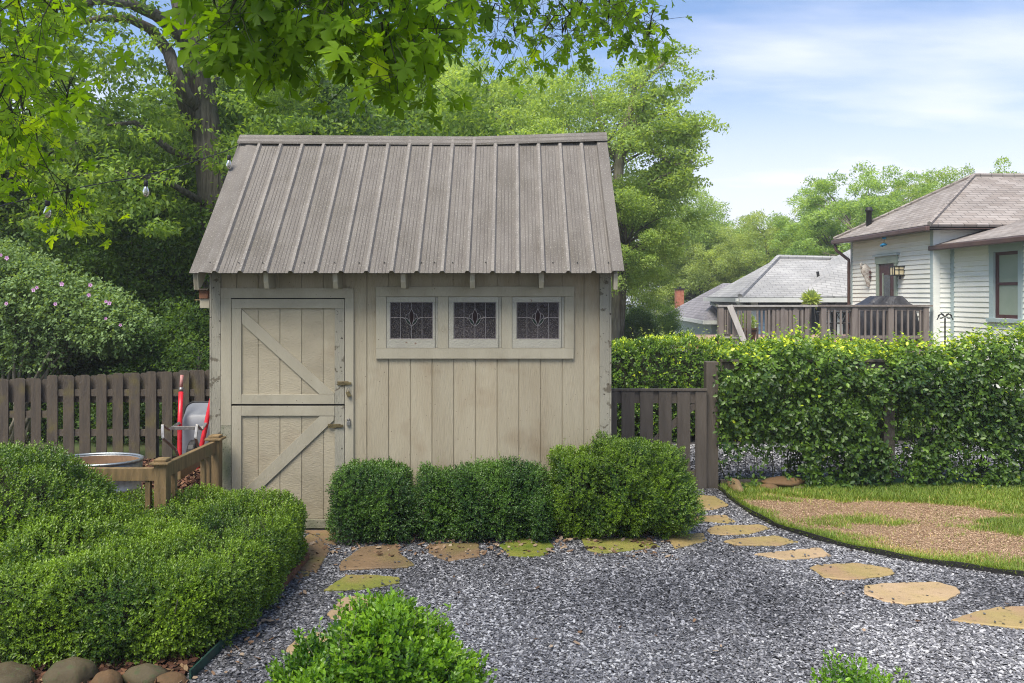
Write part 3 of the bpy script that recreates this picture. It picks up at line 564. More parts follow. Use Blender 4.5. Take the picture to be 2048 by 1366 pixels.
# windows
wfm = MB(); y0, y1 = YW-.026, YW-.002
wfm.box(sx(752.3), sx(1148), y0, y1, sz_(593), sz_(573)); wfm.box(sx(752.3), sx(1147), y0, y1, sz_(717), sz_(696.5))
for a, b in ((752.8,773),(876.5,897),(1003.5,1024),(1128.6,1147.6)): wfm.box(sx(a), sx(b), y0+.002, y1, sz_(696.2), sz_(593.3))
wfo = wfm.build('window_surround', M['trim'], shed, bevel=.002)
mb = MB(); mb.box(sx(770), sx(1130), YW+.001, YW+.004, sz_(697), sz_(592)); 
for wi, (ga, gb, oa, ob) in enumerate(((781,865.5,773.3,876.2),(908,992,897.3,1003.2),(1033.7,1117.8,1024.3,1128.3))):
    s_ = MB(); ys0, ys1 = YW-.018, YW-.001; gt, gbm = 604.7, 678
    s_.box(sx(oa), sx(ob-6), ys0, ys1, sz_(604.2), sz_(594)); s_.box(sx(oa), sx(ob-6), ys0, ys1, sz_(695.8), sz_(678.5))
    s_.box(sx(oa), sx(ga-.5), ys0+.001, ys1, sz_(678.4), sz_(604.3)); s_.box(sx(gb+.5), sx(ob-6), ys0+.001, ys1, sz_(678.4), sz_(604.3))
    s_.box(sx(ob-5.5), sx(ob), YW-.006, YW-.0005, sz_(695.8), sz_(594))
    win = s_.build('window', M['sash'], shed, bevel=.003)
    p = MB(); p.box(sx(ga-1), sx(gb+1), YW-.0075, YW-.0035, sz_(gbm+1), sz_(gt-1)); p.build('pane', M['glass_obs'], win)
    ld = MB(); wx = lambda t: sx(ga+(gb-ga)*t); wz = lambda t: sz_(gt+(gbm-gt)*t); yl = YW-.0095
    def came(pts, r=.0028): ld.tube([(wx(a), yl, wz(b)) for a, b in pts], r, 5)
    came([(0,.42),(.28,.42)]); came([(.72,.42),(1,.42)]); came([(.24,0),(.24,1)]); came([(.75,0),(.75,1)]); came([(.5,0),(.5,.17)]); came([(.5,.66),(.5,1)])
    came([(0,.005),(1,.005)]); came([(0,.995),(1,.995)]); came([(.005,0),(.005,1)]); came([(.995,0),(.995,1)])
    came([(.5,.17),(.56,.32),(.555,.46),(.5,.66)]); came([(.5,.17),(.44,.32),(.445,.46),(.5,.66)])
    for q in (-1, 1):
        came([(.5,.66),(.5+q*.10,.56),(.5+q*.15,.45),(.5+q*.24,.41)]); came([(.5,.66),(.5+q*.03,.55),(.5+q*.10,.44),(.5+q*.24,.41)])
        came([(.5+q*.05,.30),(.5+q*.12,.33),(.5+q*.14,.42)])
    ld.build('leading', M['lead'], win)
    tp = MB()
    tp.face([(wx(a), yl+.0015, wz(b)) for a, b in [(.5,.17),(.44,.32),(.445,.46),(.5,.66),(.555,.46),(.56,.32)]]); tp.build('stained_glass', M['glass_red'], win)
    tp = MB()
    for q in (-1, 1):
        P = [(.5,.66),(.5+q*.10,.56),(.5+q*.15,.45),(.5+q*.24,.41),(.5+q*.10,.44),(.5+q*.03,.55)]; P = P if q < 0 else P[::-1]
        tp.face([(wx(a), yl+.0015, wz(b)) for a, b in P])
    tp.build('stained_glass', M['glass_green'], win)
# roof panel
RX0, RX1 = WX(378, YE), WX(1248, YE)
dirv = Vector((0, YR-YE, RZ-EZ)); Ln = dirv.length; dirv.normalize(); nrm = Vector((0, -dirv.z, dirv.y))
prof = [(RX0, 0), (RX0+.085, .0), (RX0+.09, .012), (RX0+.125, .012)]
ribx = []; x = WX(429.7, YE)
while x < RX1-.12: ribx.append(x); x += .2287
for x in ribx:
    prof += [(x-.028, 0), (x-.013, .028), (x+.013, .028), (x+.028, 0)]
    for q in (.07, .10, .14, .17):
        if x+q+.01 < RX1-.11: prof += [(x+q-.004, 0), (x+q, .004), (x+q+.004, 0)]
prof += [(RX1-.115, 0), (RX1-.105, .03), (RX1, .03)]
mb = MB(); ns = 14; k = len(prof)
for side in (0, 1):
    b0 = len(mb.v)
    for i in range(ns+1):
        t = i/ns
        for x, h in prof:
            sag = -.012*math.sin(math.pi*t)*(.5+.5*math.sin(x*2.1))
            p = Vector((x, YE, EZ))+dirv*Ln*t+nrm*(h+sag)
            if side: p = Vector((p.x, 2*YR-p.y, p.z))
            mb.v.append(tuple(p))
    for i in range(ns):
        for j in range(k-1):
            a = b0+i*k+j; f = (a, a+1, a+k+1, a+k); mb.f.append(f if not side else f[::-1])
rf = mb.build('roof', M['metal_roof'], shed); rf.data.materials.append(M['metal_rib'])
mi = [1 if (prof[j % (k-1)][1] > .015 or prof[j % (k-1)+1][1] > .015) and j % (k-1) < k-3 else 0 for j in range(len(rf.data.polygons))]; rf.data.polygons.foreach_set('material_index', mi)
if True:
     sd_ = rf.modifiers.new('thick', 'SOLIDIFY'); sd_.thickness = .006; sd_.offset = -1
mb = MB(); q = [(WX(480, YR), 0), (WX(760, YR), -.012), (WX(950, YR), -.020), (WX(1010, YR), -.008), (WX(1213, YR), .028)]
for (xa, za), (xb, zb) in zip(q[:-1], q[1:]):
    for s_ in (-1, 1):
        prf = [(0, .052), (.045, .040), (.05, .028), (.09, .016), (.093, -.006)]
        for (u0, h0), (u1, h1) in zip(prf[:-1], prf[1:]):
            P = [(xa, YR+s_*u0, RZ+za+h0-u0*.55), (xa, YR+s_*u1, RZ+za+h1-u1*.55), (xb, YR+s_*u1, RZ+zb+h1-u1*.55), (xb, YR+s_*u0, RZ+zb+h0-u0*.55)]
            mb.face(P if s_ < 0 else P[::-1])
rc = mb.build('ridge_cap', M['metal_roof'], rf); s2 = rc.modifiers.new('thick', 'SOLIDIFY'); s2.thickness = .004
mb = MB()
for px in (404,463,512,576,597,660,710,762,838,865,902,970,985,1040,1108,1158,1222):
    p = Vector((WX(px, YE)*.985, YE, EZ))+dirv*.13+nrm*.004; mb = MB(); mb.tube([p, p+nrm*.007], .006, 6); mb.build('screw', M['black_metal'], rf)
# rafter tails and barge rafters
for px in (547, 681, 813, 947, 1081):
    x = sx(px); mb = MB(); P = [(x-.022, YE+.03, EZ-.012), (x-.022, YE+.03, EZ-.055), (x-.022, YW+.01, EZ-.16+.02), (x-.022, YW+.01, roofz(YW)-.02)]
    zt = WZ(577, YW-.1)
    P = [(x-.022, YE+.05, EZ+.03), (x-.022, YE+.06, zt+.06), (x-.022, YE+.09, zt), (x-.022, YW-.003, zt-.0), (x-.022, YW-.003, roofz(YW)-.02)]
    mb.prism(P, (.044, 0, 0)); o = mb.build('rafter_tail', M['trim'], shed, bevel=.002); clean(o.data)
for x in (RX0+.05, X0-.06, RX1-.07):
    mb = MB()
    for s_ in (1, -1):
        f = lambda y: (y if s_ > 0 else 2*YR-y)
        P = [(x-.018, f(YE+.03), EZ-.01), (x-.018, f(YE+.05), EZ-.15), (x-.018, f(YE+.13), EZ-.12), (x-.018, f(YR), RZ-.17), (x-.018, f(YR), RZ-.03)]
        mb.prism(P, (.036, 0, 0))
    o = mb.build('barge_rafter', M['trim'], shed); clean(o.data)
# bird house on the left corner
bh = thing('bird_house', 'small weathered wooden nest box fixed to the left side of the shed under the eave', 'bird house', (WX(413,7.9), 7.9, WZ(617,7.9)))
xa, xb = WX(405,7.9), WX(424,7.9); mb = MB(); mb.box(xa, xb, 7.83, 8.0, WZ(616,7.9), WZ(597,7.9)); mb.build('box_body', M['trim'], bh, bevel=.003)
mb = MB(); mb.box(xa-.002, xb-.01, 7.815, 7.829, WZ(597,7.9), WZ(581,7.9)); mb.box(xa, xb, 7.83, 8.0, WZ(596.8,7.9), WZ(581,7.9)); mb.build('front_panel', M['edge_rust'], bh, bevel=.002)
mb = MB(); mb.box(xa-.015, xb, 7.79, 8.02, WZ(580.8,7.9), WZ(577.5,7.9)); mb.build('lid', M['fence_old'], bh, bevel=.002)
mb = MB(); mb.tube([(xa-.05, 7.84, WZ(600,7.9)), (xa+.01, 7.84, WZ(600,7.9))], .005, 6); mb.build('perch', M['cedar'], bh)
# string lights
sl_ = thing('string_light_cable', 'black outdoor string light cable sagging from the left to the shed ridge', 'string lights', W(478,291,8.75))
pts = [W(-60,425,5.9), W(0,412,6.1), W(95,388,6.5), W(190,369,6.9), W(292,351,7.4), W(350,335,7.8), W(410,316,8.2), W(450,303,8.5), W(479,289,8.80)]
mb = MB(); mb.tube(pts, .0045, 6); mb.build('cable', M['black_metal'], sl_)
M['bulb'] = mat('clear_bulb_glass', (.55,.55,.50,1), rough=.08, spec=.8); M['bulb'].node_tree.nodes['Principled BSDF'].inputs['Transmission Weight'].default_value = .75
for px, py, Y in ((95,390,6.5),(292,353,7.4),(458,303,8.5)):
    p = W(px, py, Y); mb = MB(); mb.tube([p, p-Vector((0,0,.035))], .004, 6); mb.lathe([(.0,-.035),(.015,-.036),(.019,-.05),(.019,-.085),(.012,-.09),(0,-.09)], p, 12); s_ = mb.build('lamp_socket', M['black_metal'], sl_, smooth=True)
    mb = MB(); mb.lathe([(.012,-.09),(.017,-.10),(.028,-.13),(.028,-.15),(.018,-.175),(0,-.182)], p, 14); mb.build('bulb', M['bulb'], s_, smooth=True)
# ---------------- left picket fence ----------------
YF = 11.0
lf = thing('picket_fence', 'old brown dog eared board fence behind the garden left of the shed', 'fence', (WX(200,YF), YF, 0))
px = -60.0; i = 0; rf_ = random.Random(3)
while px < 470:
    top = 757 if px < 90 else 774-0 if False else (752-(px-90)*.038)
    top += rf_.uniform(-1.2, 1.2); x = WX(px, YF); w2 = .070+rf_.uniform(-.003,.003); z = WZ(top, YF); c = .024; ln_ = rf_.uniform(-.006,.006)
    mb = MB(); P = [(x-w2, YF, -.3), (x+w2, YF, -.3), (x+w2+ln_, YF, z-c), (x+w2-c+ln_, YF, z), (x-w2+c+ln_, YF, z), (x-w2+ln_, YF, z-c)]
    mb.prism(P, (0, .018, 0)); o = mb.build('picket', M['fence_old'], lf, bevel=.002); clean(o.data)
    xb = WX(px+16.5, YF)+rf_.uniform(-.01,.01); mb = MB(); w2 = .070; y = YF+.062; zb = z-.01+rf_.uniform(-.008,.008)
    P = [(xb-w2, y, WZ(806,YF)), (xb+w2, y, WZ(806,YF)), (xb+w2, y, zb-c), (xb+w2-c, y, zb), (xb-w2+c, y, zb), (xb-w2, y, zb-c)]
    mb.prism(P, (0, .018, 0)); o = mb.build('back_picket', M['fence_old'], lf); clean(o.data)  # back boards cut short so the gaps read as dark shade
    px += 32.8
for a, b, z in ((-80,95,829),(-80,95,905),(95,470,786),(95,470,866)):
    mb = MB(); mb.box(WX(a,YF), WX(b,YF), YF+.0185, YF+.0575, WZ(z,YF)-.045, WZ(z,YF)+.045); mb.build('fence_rail', M['fence_old'], lf)
for p_ in (-30, 95, 300):
    mb = MB(); mb.box(WX(p_,YF)-.05, WX(p_,YF)+.05, YF+.085, YF+.17, -.3, WZ(800,YF)); mb.build('fence_post', M['fence_old'], lf)
# ---------------- low garden rail ----------------
gr = thing('garden_railing', 'low weathered wooden garden railing with capped posts beside the shed corner', 'railing', (-2.76, 7.0, 0))
def post(x, y, h, s, par, m, cap=True):
    mb = MB(); mb.box(x-s, x+s, y-s, y+s, 0, h); p = mb.build('post', m, par, bevel=.004)
    if cap:
        mb = MB(); c = s+.028; mb.box(x-c, x+c, y-c, y+c, h+.001, h+.022); d = s+.002; mb.box(x-d, x+d, y-d, y+d, h+.0225, h+.045); mb.build('post_cap', m, p, bevel=.006)
    return p
xp1, yp1, xp2, yp2 = WX(325,6.5), 6.5, WX(431,7.58), 7.58
post(xp1, yp1, .86, .048, gr, M['cedar']); post(xp2, yp2, .86, .048, gr, M['cedar'])
mb = MB(); mb.bar((xp1, yp1+.05, .80), (xp2, yp2-.05, .80), .045, .11); mb.build('rail', M['cedar'], gr, bevel=.004)
mb = MB(); mb.bar((xp1, yp1+.05, .18), (xp2, yp2-.05, .18), .04, .09); mb.build('rail', M['cedar'], gr, bevel=.004)
mb = MB(); mb.bar((xp1-.05, yp1, .78), (xp1-1.9, yp1, .775), .06, .10); mb.build('rail', M['cedar'], gr, bevel=.004)
post(xp1-1.9, yp1, .86, .048, gr, M['cedar'])
for y in (yp1+.20,): 
    mb = MB(); mb.box(xp1-.02, xp1+.02, y, y+.045, .02, .745); mb.build('baluster', M['cedar'], gr, bevel=.003)
for y in (yp2-.20, yp2-.32):
    mb = MB(); mb.box(xp2-.02, xp2+.02, y, y+.045, .02, .745); mb.build('baluster', M['cedar'], gr, bevel=.003)
for k in range(2):
    x = xp1-.13-.4*k; mb = MB(); mb.box(x, x+.04, yp1-.02, yp1+.02, .02, .73); mb.build('baluster', M['cedar'], gr, bevel=.003)
# timber sleeper at the garden edge behind the railing
mb = MB(); mb.bar(W(352,946,8.9), W(425,898,10.6), .10, .16); tag(mb.build('garden_timber', M['stone_brown'], bevel=.01), 'long brown landscape timber lying behind the garden railing', 'timber')
# ---------------- stock tank ----------------
tk = thing('stock_tank', 'round galvanised metal stock tank planter behind the hedge', 'planter', (WX(200,8.05), 8.05, 0))
tx, ty = WX(196,8.05), 8.05
mb = MB(); mb.lathe([(.38,.0),(.40,.05),(.405,.30),(.412,.31),(.405,.32),(.408,.45),(.415,.46),(.408,.47),(.42,.575),(.395,.575),(.39,.30)], (tx, ty, 0), 40, 1.0, .72); mb.build('tank_wall', M['galv'], tk, smooth=True)
mb = MB(); P = [(tx+.42*math.cos(t*math.pi/24), ty+.302*math.sin(t*math.pi/24), .585) for t in range(49)]; mb.tube(P, .014, 8, cap=False); mb.build('rim', M['galv'], tk, smooth=True)
mb = MB(); mb.lathe([(.0,.40),(.385,.40)], (tx, ty, 0), 30, 1, .72); mb.lathe([(.388,.40),(.391,.572)], (tx, ty, 0), 30, 1, .72); mb.build('lining', M['rust_in'], tk)
# ---------------- wheelbarrow standing on its nose ----------------
wb = thing('wheelbarrow', 'grey wheelbarrow with red handles standing on end against the board fence', 'wheelbarrow', (WX(400,10.4), 10.5, 0))
def handle(pts, r):
    mb = MB(); mb.tube([W(*p) for p in pts], r, 10); h = mb.build('handle', M['red_paint'], wb, smooth=True); return h
h1 = handle([(362,784,10.52),(360,840,10.42),(359,930,10.30),(372,985,10.3)], .030); h2 = handle([(436,752,10.52),(423,800,10.48),(412,850,10.42),(399,910,10.34),(392,985,10.3)], .030)
M['grip'] = mat('faded_red_grip', (.32,.11,.11,1), (.40,.22,.20,1), .7, 20)
mb = MB(); mb.tube([W(364,750,10.56), W(362,776,10.53)], .021, 10); mb.build('grip', M['grip'], h1, smooth=True)
mb = MB(); mb.tube([W(362.5,775,10.53), W(362,783,10.52)], .027, 10); mb.build('ferrule', M['steel'], h1, smooth=True)
# tray: a rounded pan seen from below
def rrect(cx, cz, hw, hh, r, y, n=6):
    P = []
    for (sx_, sz2, a0) in ((1,1,0),(-1,1,90),(-1,-1,180),(1,-1,270)):
        for k in range(n+1):
            a = math.radians(a0+90*k/n); P.append((cx+sx_*(hw-r)+r*math.cos(a), y, cz+sz2*(hh-r)+r*math.sin(a)))
    return P
mb = MB(); yb = 10.50; cx_, cz_ = WX(417,yb), .33; rings = [rrect(cx_, cz_, .41, .46, .13, yb+.28), rrect(cx_, cz_, .40, .45, .13, yb+.27), rrect(cx_+.0, cz_-.03, .36, .37, .12, yb+.05), rrect(cx_, cz_-.03, .33, .34, .11, yb+.01), rrect(cx_, cz_-.03, .15, .15, .05, yb)]
k = len(rings[0]); 
for r_ in rings: mb.v += r_
for i in range(len(rings)-1):
    for j in range(k): mb.f.append((i*k+j, (i+1)*k+j, (i+1)*k+(j+1)%k, i*k+(j+1)%k))
mb.f.append(tuple((len(rings)-1)*k+j for j in range(k)))
ty_ = mb.build('tray', M['grey_poly'], wb, smooth=True); clean(ty_.data); q = ty_.modifiers.new('t','SOLIDIFY'); q.thickness = .004
mb = MB(); P = rrect(cx_, cz_, .412, .462, .13, yb+.28); mb.tube(P+[P[0]], .011, 6, cap=False); mb.build('tray_rim', M['black_metal'], ty_, smooth=True)
# legs and cross bar
for pts in ([(360,845,10.38),(338,860,10.25),(325,850,10.05),(326,876,10.0),(352,900,10.15),(356,912,10.3)],[(412,846,10.38),(403,860,10.25),(394,850,10.05),(391,876,10.0),(396,892,10.15),(404,905,10.3)]):
    mb = MB(); 
    for a, b in zip(pts[:-1], pts[1:]): mb.bar(W(*a), W(*b), .035, .014, up=(0,1,.1))
    mb.build('leg', M['steel'], wb, bevel=.003)
mb = MB(); mb.bar(W(345,856,10.24), W(408,856,10.24), .045, .012, up=(0,1,0)); mb.build('cross_bar', M['steel'], wb, bevel=.003)
mb = MB(); c = Vector((WX(388,10.5), 10.52, .18))
mb.tube([c+Vector((-.05,0,0)), c+Vector((.05,0,0))], .17, 20); mb.build('wheel', M['black_metal'], wb, bevel=.02)
# ---------------- gate and wire fence on the right ----------------
YG = 9.31; gx = lambda p: WX(p, YG); gz = lambda p: WZ(p, YG)
gt = thing('picket_gate', 'brown wooden picket gate between the shed corner and the fence post', 'gate', (gx(1315), YG, 0))
for a, b in ((1214,1233),(1242,1268),(1279,1305),(1316,1342),(1353,1379),(1389,1411.5)):
    mb = MB(); mb.box(gx(a), gx(b), YG-.045, YG-.025, gz(979)+random.uniform(-.004,.004), gz(781.5)); mb.build('picket', M['fence_brown'], gt, bevel=.002)
mb = MB(); mb.box(gx(1214), gx(1413), YG-.055, YG+.02, gz(781), gz(777)); mb.build('cap_rail', M['fence_brown'], gt, bevel=.002)
mb = MB(); mb.box(gx(1214), gx(1412), YG-.024, YG+.012, gz(806), gz(782)); mb.build('gate_rail', M['fence_brown'], gt)
mb = MB(); mb.box(gx(1214), gx(1412), YG-.024, YG+.012, gz(962), gz(940)); mb.build('gate_rail', M['fence_brown'], gt)
mb = MB(); mb.bar((gx(1250), YG-.004, gz(935)), (gx(1400), YG-.004, gz(800)), .07, .03, up=(0,1,0)); mb.build('gate_brace', M['fence_brown'], gt)
wf_ = thing('wire_fence', 'brown post and rail fence filled with square wire mesh under the vine', 'fence', (gx(1425), YG+.1, 0))
YP = YG+.10
for a, b, t in ((1413,1437,723),(1768,1790,727),(2123,2146,727)):
    mb = MB(); mb.box(WX(a,YP-.07), WX(b,YP-.07), YP-.07, YP+.07, -.2, WZ(t,YP)); p = mb.build('post', M['fence_brown'], wf_, bevel=.004)
def seg(a, b, z0, z1, y0, y1, n): mb = MB(); mb.box(WX(a,YP), WX(b,YP), y0, y1, WZ(z0,YP), WZ(z1,YP)); mb.build(n, M['fence_brown'], wf_, bevel=.003)
seg(1440,1767,741,724,YP-.05,YP-.01,'top_rail'); seg(1440,1767,723.5,719,YP-.075,YP+.07,'cap_rail'); seg(1440,1767,970,958,YP-.05,YP-.01,'bottom_rail')
seg(1791,2122,741,726,YP-.05,YP-.01,'top_rail'); seg(1791,2122,970,958,YP-.05,YP-.01,'bottom_rail')
mb = MB(); x0, x1 = WX(1438,YP), WX(2130,YP); z0, z1 = WZ(962,YP), WZ(730,YP)
x = x0
while x < x1: mb.box(x, x+.0045, YP+.002, YP+.0065, z0, z1); x += .1016
z = z0
while z < z1: mb.box(x0, x1, YP+.007, YP+.0115, z, z+.0045); z += .1016
mb.build('wire_mesh', M['black_metal'], wf_)
# ---- the vine over the fence ----
vn = thing('jasmine_vine', 'glossy climbing vine smothering the wire fence with yellow green new shoots on top', 'vine', (4.0, YP, 0))
n = 21000; px = RNG.uniform(1424, 2150, n); topy = np.interp(px, [1420,1450,1480,1520,1560,1600,1640,1680,1720,1760,1800,1850,1900,1950,2000,2048,2150], [715,703,692,700,690,668,688,700,712,704,700,688,694,684,676,668,660])
topy = topy+6+11*np.sin(px/21.)+8*np.sin(px/8.3+1)+5*np.sin(px/3.1)
u = RNG.uniform(0, 1, n)**.9; py = topy+u*(972-topy)
nz = nnoise(np.column_stack([px/100, py/100, 0*px]), 2.6, 5)
thin = np.clip((py-835)/50, 0, 1)*np.clip((1610-px)/70, 0, 1)*.84+np.clip((py-900)/60,0,1)*np.clip((1760-px)/100,0,1)*.45; holes = np.clip((nz-.25)/.6, 0, .85)*np.clip((py-745)/40, 0, 1)
near_post = (np.abs(px-1779) < 16)*(py > 770)*.82
railgap = .85*((np.abs(py-731) < 13)&(((px > 1440)&(px < 1478))|((px > 1695)&(px < 1760))))
k = RNG.uniform(size=n) > np.clip(thin+holes+near_post+railgap, 0, .97); k &= (px > 1438) | (RNG.uniform(size=n) < .10)
px, py, topy = px[k], py[k], topy[k]; n = len(px)
Th = np.interp(py-topy, [0, 25, 90, 200], [.20, .34, .24, .18]); front = RNG.uniform(size=n) < .72
bul = nnoise(np.column_stack([px/100, py/100, 0*px]), 3.4, 6)*.06
Yv = YP+np.where(front, -1, 1)*(.035+np.abs(RNG.normal(size=n))*.5*Th+np.clip(bul, 0, .2)); Yv = np.where(py < 722, YP+RNG.uniform(-1, 1, n)*Th, Yv)
Qp = np.column_stack([(px-CX)/F*YP, Yv, EYE-(py-HY)/F*YP])
NNv = np.column_stack([RNG.normal(size=n)*.35, np.sign(Yv-YP), np.full(n, .35)]); up = np.clip(1-(py-topy)/34, 0, 1); NNv[:,2] += up*1.5
C, D, NL, SZ, TI = [], [], [], [], []
Sd = norm(NNv+RNG.normal(size=(n,3))*.5); phv = RNG.uniform(0, 6.28, n); X = norm(np.cross(Sd, rdir(n))); Y2 = np.cross(Sd, X)
for j in range(4):
    an = phv+j*1.9; side = X*np.cos(an)[:,None]+Y2*np.sin(an)[:,None]; t = j/4
    C.append(Qp+Sd*(t*.09)); D.append(side+Sd*.6+np.array([0,0,-.25])*(1-up)[:,None]); NL.append(Sd+RNG.normal(size=(n,3))*.35); SZ.append(RNG.uniform(.026, .066, n))
    TI.append(.22+.80*up*(.35+.65*t)+RNG.normal(size=n)*.17+.10*nz[k]+(RNG.uniform(size=n) < .015)*.5)
# long shoots sticking out of the top
for _ in range(190):
    p = random.uniform(1445, 2150); tp = float(np.interp(p, [1420,1450,1480,1520,1560,1600,1640,1680,1720,1760,1800,1850,1900,1950,2000,2048,2150], [715,703,692,700,690,668,688,700,712,704,700,688,694,684,676,668,660]))
    b = W(p, tp+8, YP+random.uniform(-.15,.15)); d = Vector((random.uniform(-.5,.5), random.uniform(-.4,.2), 1)).normalized(); Ls = random.uniform(.06, .27); m_ = int(Ls/.02)+2
    for i in range(m_):
        q = b+d*(Ls*i/m_); a = i*1.6+random.random(); sdv = Vector((math.cos(a), math.sin(a), .5))
        C.append(np.array([q])); D.append(np.array([sdv])); NL.append(np.array([d])); SZ.append(np.array([random.uniform(.03,.055)])); TI.append(np.array([random.uniform(.6,1.0)]))
scatter('foliage', T_OVAL, np.concatenate(C), np.concatenate(D), np.concatenate(NL), np.concatenate(SZ), np.concatenate(TI), M['vine'], vn)
mb = MB()
for _ in range(70):
    p = random.uniform(1450, 2100); a = W(p, 965, YP-.03); pts = [a]; x = a.x
    for i in range(8): x += random.uniform(-.07,.07); pts.append(Vector((x, YP-.03+random.uniform(-.05,.05), a.z+(i+1)*.165)))
    mb.tube(pts, random.uniform(.003,.006), 5)
mb.build('stems', M['twig_or_core'], vn)
# ---- hedge beyond the gate ----
hg = thing('evergreen_hedge', 'leafy light green hedge growing behind the picket gate', 'hedge', (2.6, 12.6, 0))
shrub(hg, [(2.3,12.6,.68,1.3,.42,.78,4),(4.6,12.7,.66,1.6,.42,.74,4),(1.2,12.7,.66,.7,.4,.78,3)], 26000, M['vine'], leaf=.048, depth=.10, nleaf=5, spr=.10, seed=11, rough=.10, tmpl=T_OVAL, core=M['twig_or_core'], coref=.80, newg_light=.75)
# ---------------- boxwoods ----------------
hd = thing('clipped_hedge', 'low flat topped clipped boxwood hedge beside the slate chips', 'hedge', (-2.6, 6.0, 0))
shrub(hd, [(-2.48,5.98,.265,.78,1.04,.275,6),(-3.0,5.26,.25,1.15,.44,.275,5)], 50000, M['box'], leaf=.0235, depth=.08, nleaf=7, spr=.055, seed=1, rough=.06, core=M['twig_or_core'], newg_light=.50)
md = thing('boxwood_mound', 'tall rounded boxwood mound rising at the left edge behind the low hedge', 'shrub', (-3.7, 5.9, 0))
shrub(md, [(-4.0,5.95,.46,1.00,.72,.56,2.4),(-3.2,5.75,.34,.62,.62,.32,2.3)], 34000, M['box'], leaf=.025, depth=.10, nleaf=7, spr=.066, seed=2, rough=.085, core=M['twig_or_core'], newg_light=.46)
g = 'boxwood bushes planted along the shed front'
b1 = thing('boxwood_bush', 'square dark boxwood bush nearest the shed door', 'shrub', (WX(748,7.4), 7.4, 0), g)
shrub(b1, [(WX(715,7.4),7.44,.33,.20,.25,.315,3.6),(WX(780,7.4),7.42,.34,.19,.27,.315,3.4),(WX(748,7.4),7.44,.26,.24,.20,.22,2.5)], 12000, M['box_dark'], leaf=.0225, depth=.07, nleaf=7, spr=.060, seed=3, rough=.075, core=M['twig_or_core'], newg_light=.38)
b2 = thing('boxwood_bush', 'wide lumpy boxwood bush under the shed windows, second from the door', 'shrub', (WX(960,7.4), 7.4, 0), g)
shrub(b2, [(WX(880,7.4),7.44,.32,.20,.24,.31,3.4),(WX(942,7.4),7.40,.34,.19,.28,.33,3.0),(WX(1005,7.4),7.44,.33,.19,.26,.32,3.2),(WX(1062,7.4),7.46,.31,.16,.22,.30,3.2),(WX(1078,7.25),7.22,.22,.10,.12,.18,2.2),(WX(970,7.4),7.46,.24,.40,.18,.22,2.5)], 21000, M['box_dark'], leaf=.0225, depth=.09, nleaf=7, spr=.068, seed=4, rough=.10, core=M['twig_or_core'], newg_light=.42)
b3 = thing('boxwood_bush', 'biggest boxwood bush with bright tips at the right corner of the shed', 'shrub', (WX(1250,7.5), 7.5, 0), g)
shrub(b3, [(WX(1155,7.45),7.46,.42,.26,.27,.39,3.4),(WX(1245,7.5),7.46,.43,.30,.32,.42,2.8),(WX(1318,7.6),7.58,.40,.29,.34,.39,2.5),(WX(1240,7.5),7.46,.30,.50,.30,.26,2.4)], 27000, M['box'], leaf=.0225, depth=.07, nleaf=7, spr=.062, seed=5, rough=.11, core=M['twig_or_core'], newg_light=.42)
fb = thing('boxwood_bush', 'round bright green boxwood bush in the near foreground at the bottom centre', 'shrub', (WX(755,3.7), 3.75, 0))
shrub(fb, [(WX(790,3.75),3.78,.39,.25,.32,.39,2.0),(WX(848,3.75),3.72,.31,.21,.28,.30,2.1),(WX(665,3.75),3.70,.28,.27,.28,.25,2.0)], 7600, M['box_near'], leaf=.031, depth=.10, nleaf=9, spr=.10, seed=6, rough=.13, core=M['twig_or_core'], newg_light=.56, tmpl=T_OVAL)
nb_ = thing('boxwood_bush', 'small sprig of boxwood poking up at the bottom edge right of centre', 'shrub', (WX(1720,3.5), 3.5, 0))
shrub(nb_, [(WX(1720,3.5),3.5,.26,.23,.20,.235,2.2)], 1700, M['box_near'], leaf=.026, depth=.06, nleaf=9, spr=.11, seed=7, rough=.14, core=M['twig_or_core'], newg_light=.58, tmpl=T_OVAL)
# stray shoots that escaped the shears
def strays(par, pts, m, leaf, L0, L1):
    C, D, NL, SZ, TI = [], [], [], [], []; mb = MB()
    for p in pts:
        p = Vector(p); d = Vector((random.gauss(0,.35), random.gauss(0,.35), 1)).normalized(); L_ = random.uniform(L0, L1); mb.tube([p-d*.05, p+d*L_], .0014, 4); k = int(L_/.010)
        for i in range(k):
            a = i*1.7+random.random(); sd_ = Vector((math.cos(a), math.sin(a), .55)); C.append(p+d*(L_*i/k)); D.append(sd_); NL.append(d); SZ.append(leaf*random.uniform(.7,1.15)); TI.append(random.uniform(.5,.95))
    f = lambda L_: np.array([tuple(v) for v in L_])
    scatter('foliage', T_OVAL, f(C), f(D), f(NL), np.array(SZ), np.array(TI), m, par); mb.build('sprays', M['bark_pale'], par)
strays(fb, [(WX(random.uniform(620,890),3.75), 3.72+random.uniform(-.15,.15), random.uniform(.66,.76)-abs(i-12)*.004) for i in range(26)], M['box_near'], .027, .05, .12)
strays(nb_, [(WX(p,3.5), 3.5, z) for p, z in ((1600,.40),(1615,.43),(1648,.45),(1690,.47),(1705,.46),(1762,.50),(1770,.46),(1810,.45),(1830,.42))], M['box_near'], .026, .06, .15)
strays(b2, [(WX(p,7.4), 7.40, z) for p, z in ((875,.66),(945,.71),(958,.70),(1005,.70),(1040,.66))], M['box'], .02, .05, .10)
strays(b3, [(WX(p,7.45), 7.42, z) for p, z in ((1125,.82),(1180,.80),(1250,.84),(1300,.80),(1345,.74))], M['box'], .02, .05, .09)
strays(hd, [(random.uniform(-3.3,-1.8), random.uniform(5.2,6.9), .52) for i in range(60)], M['box'], .02, .03, .07)
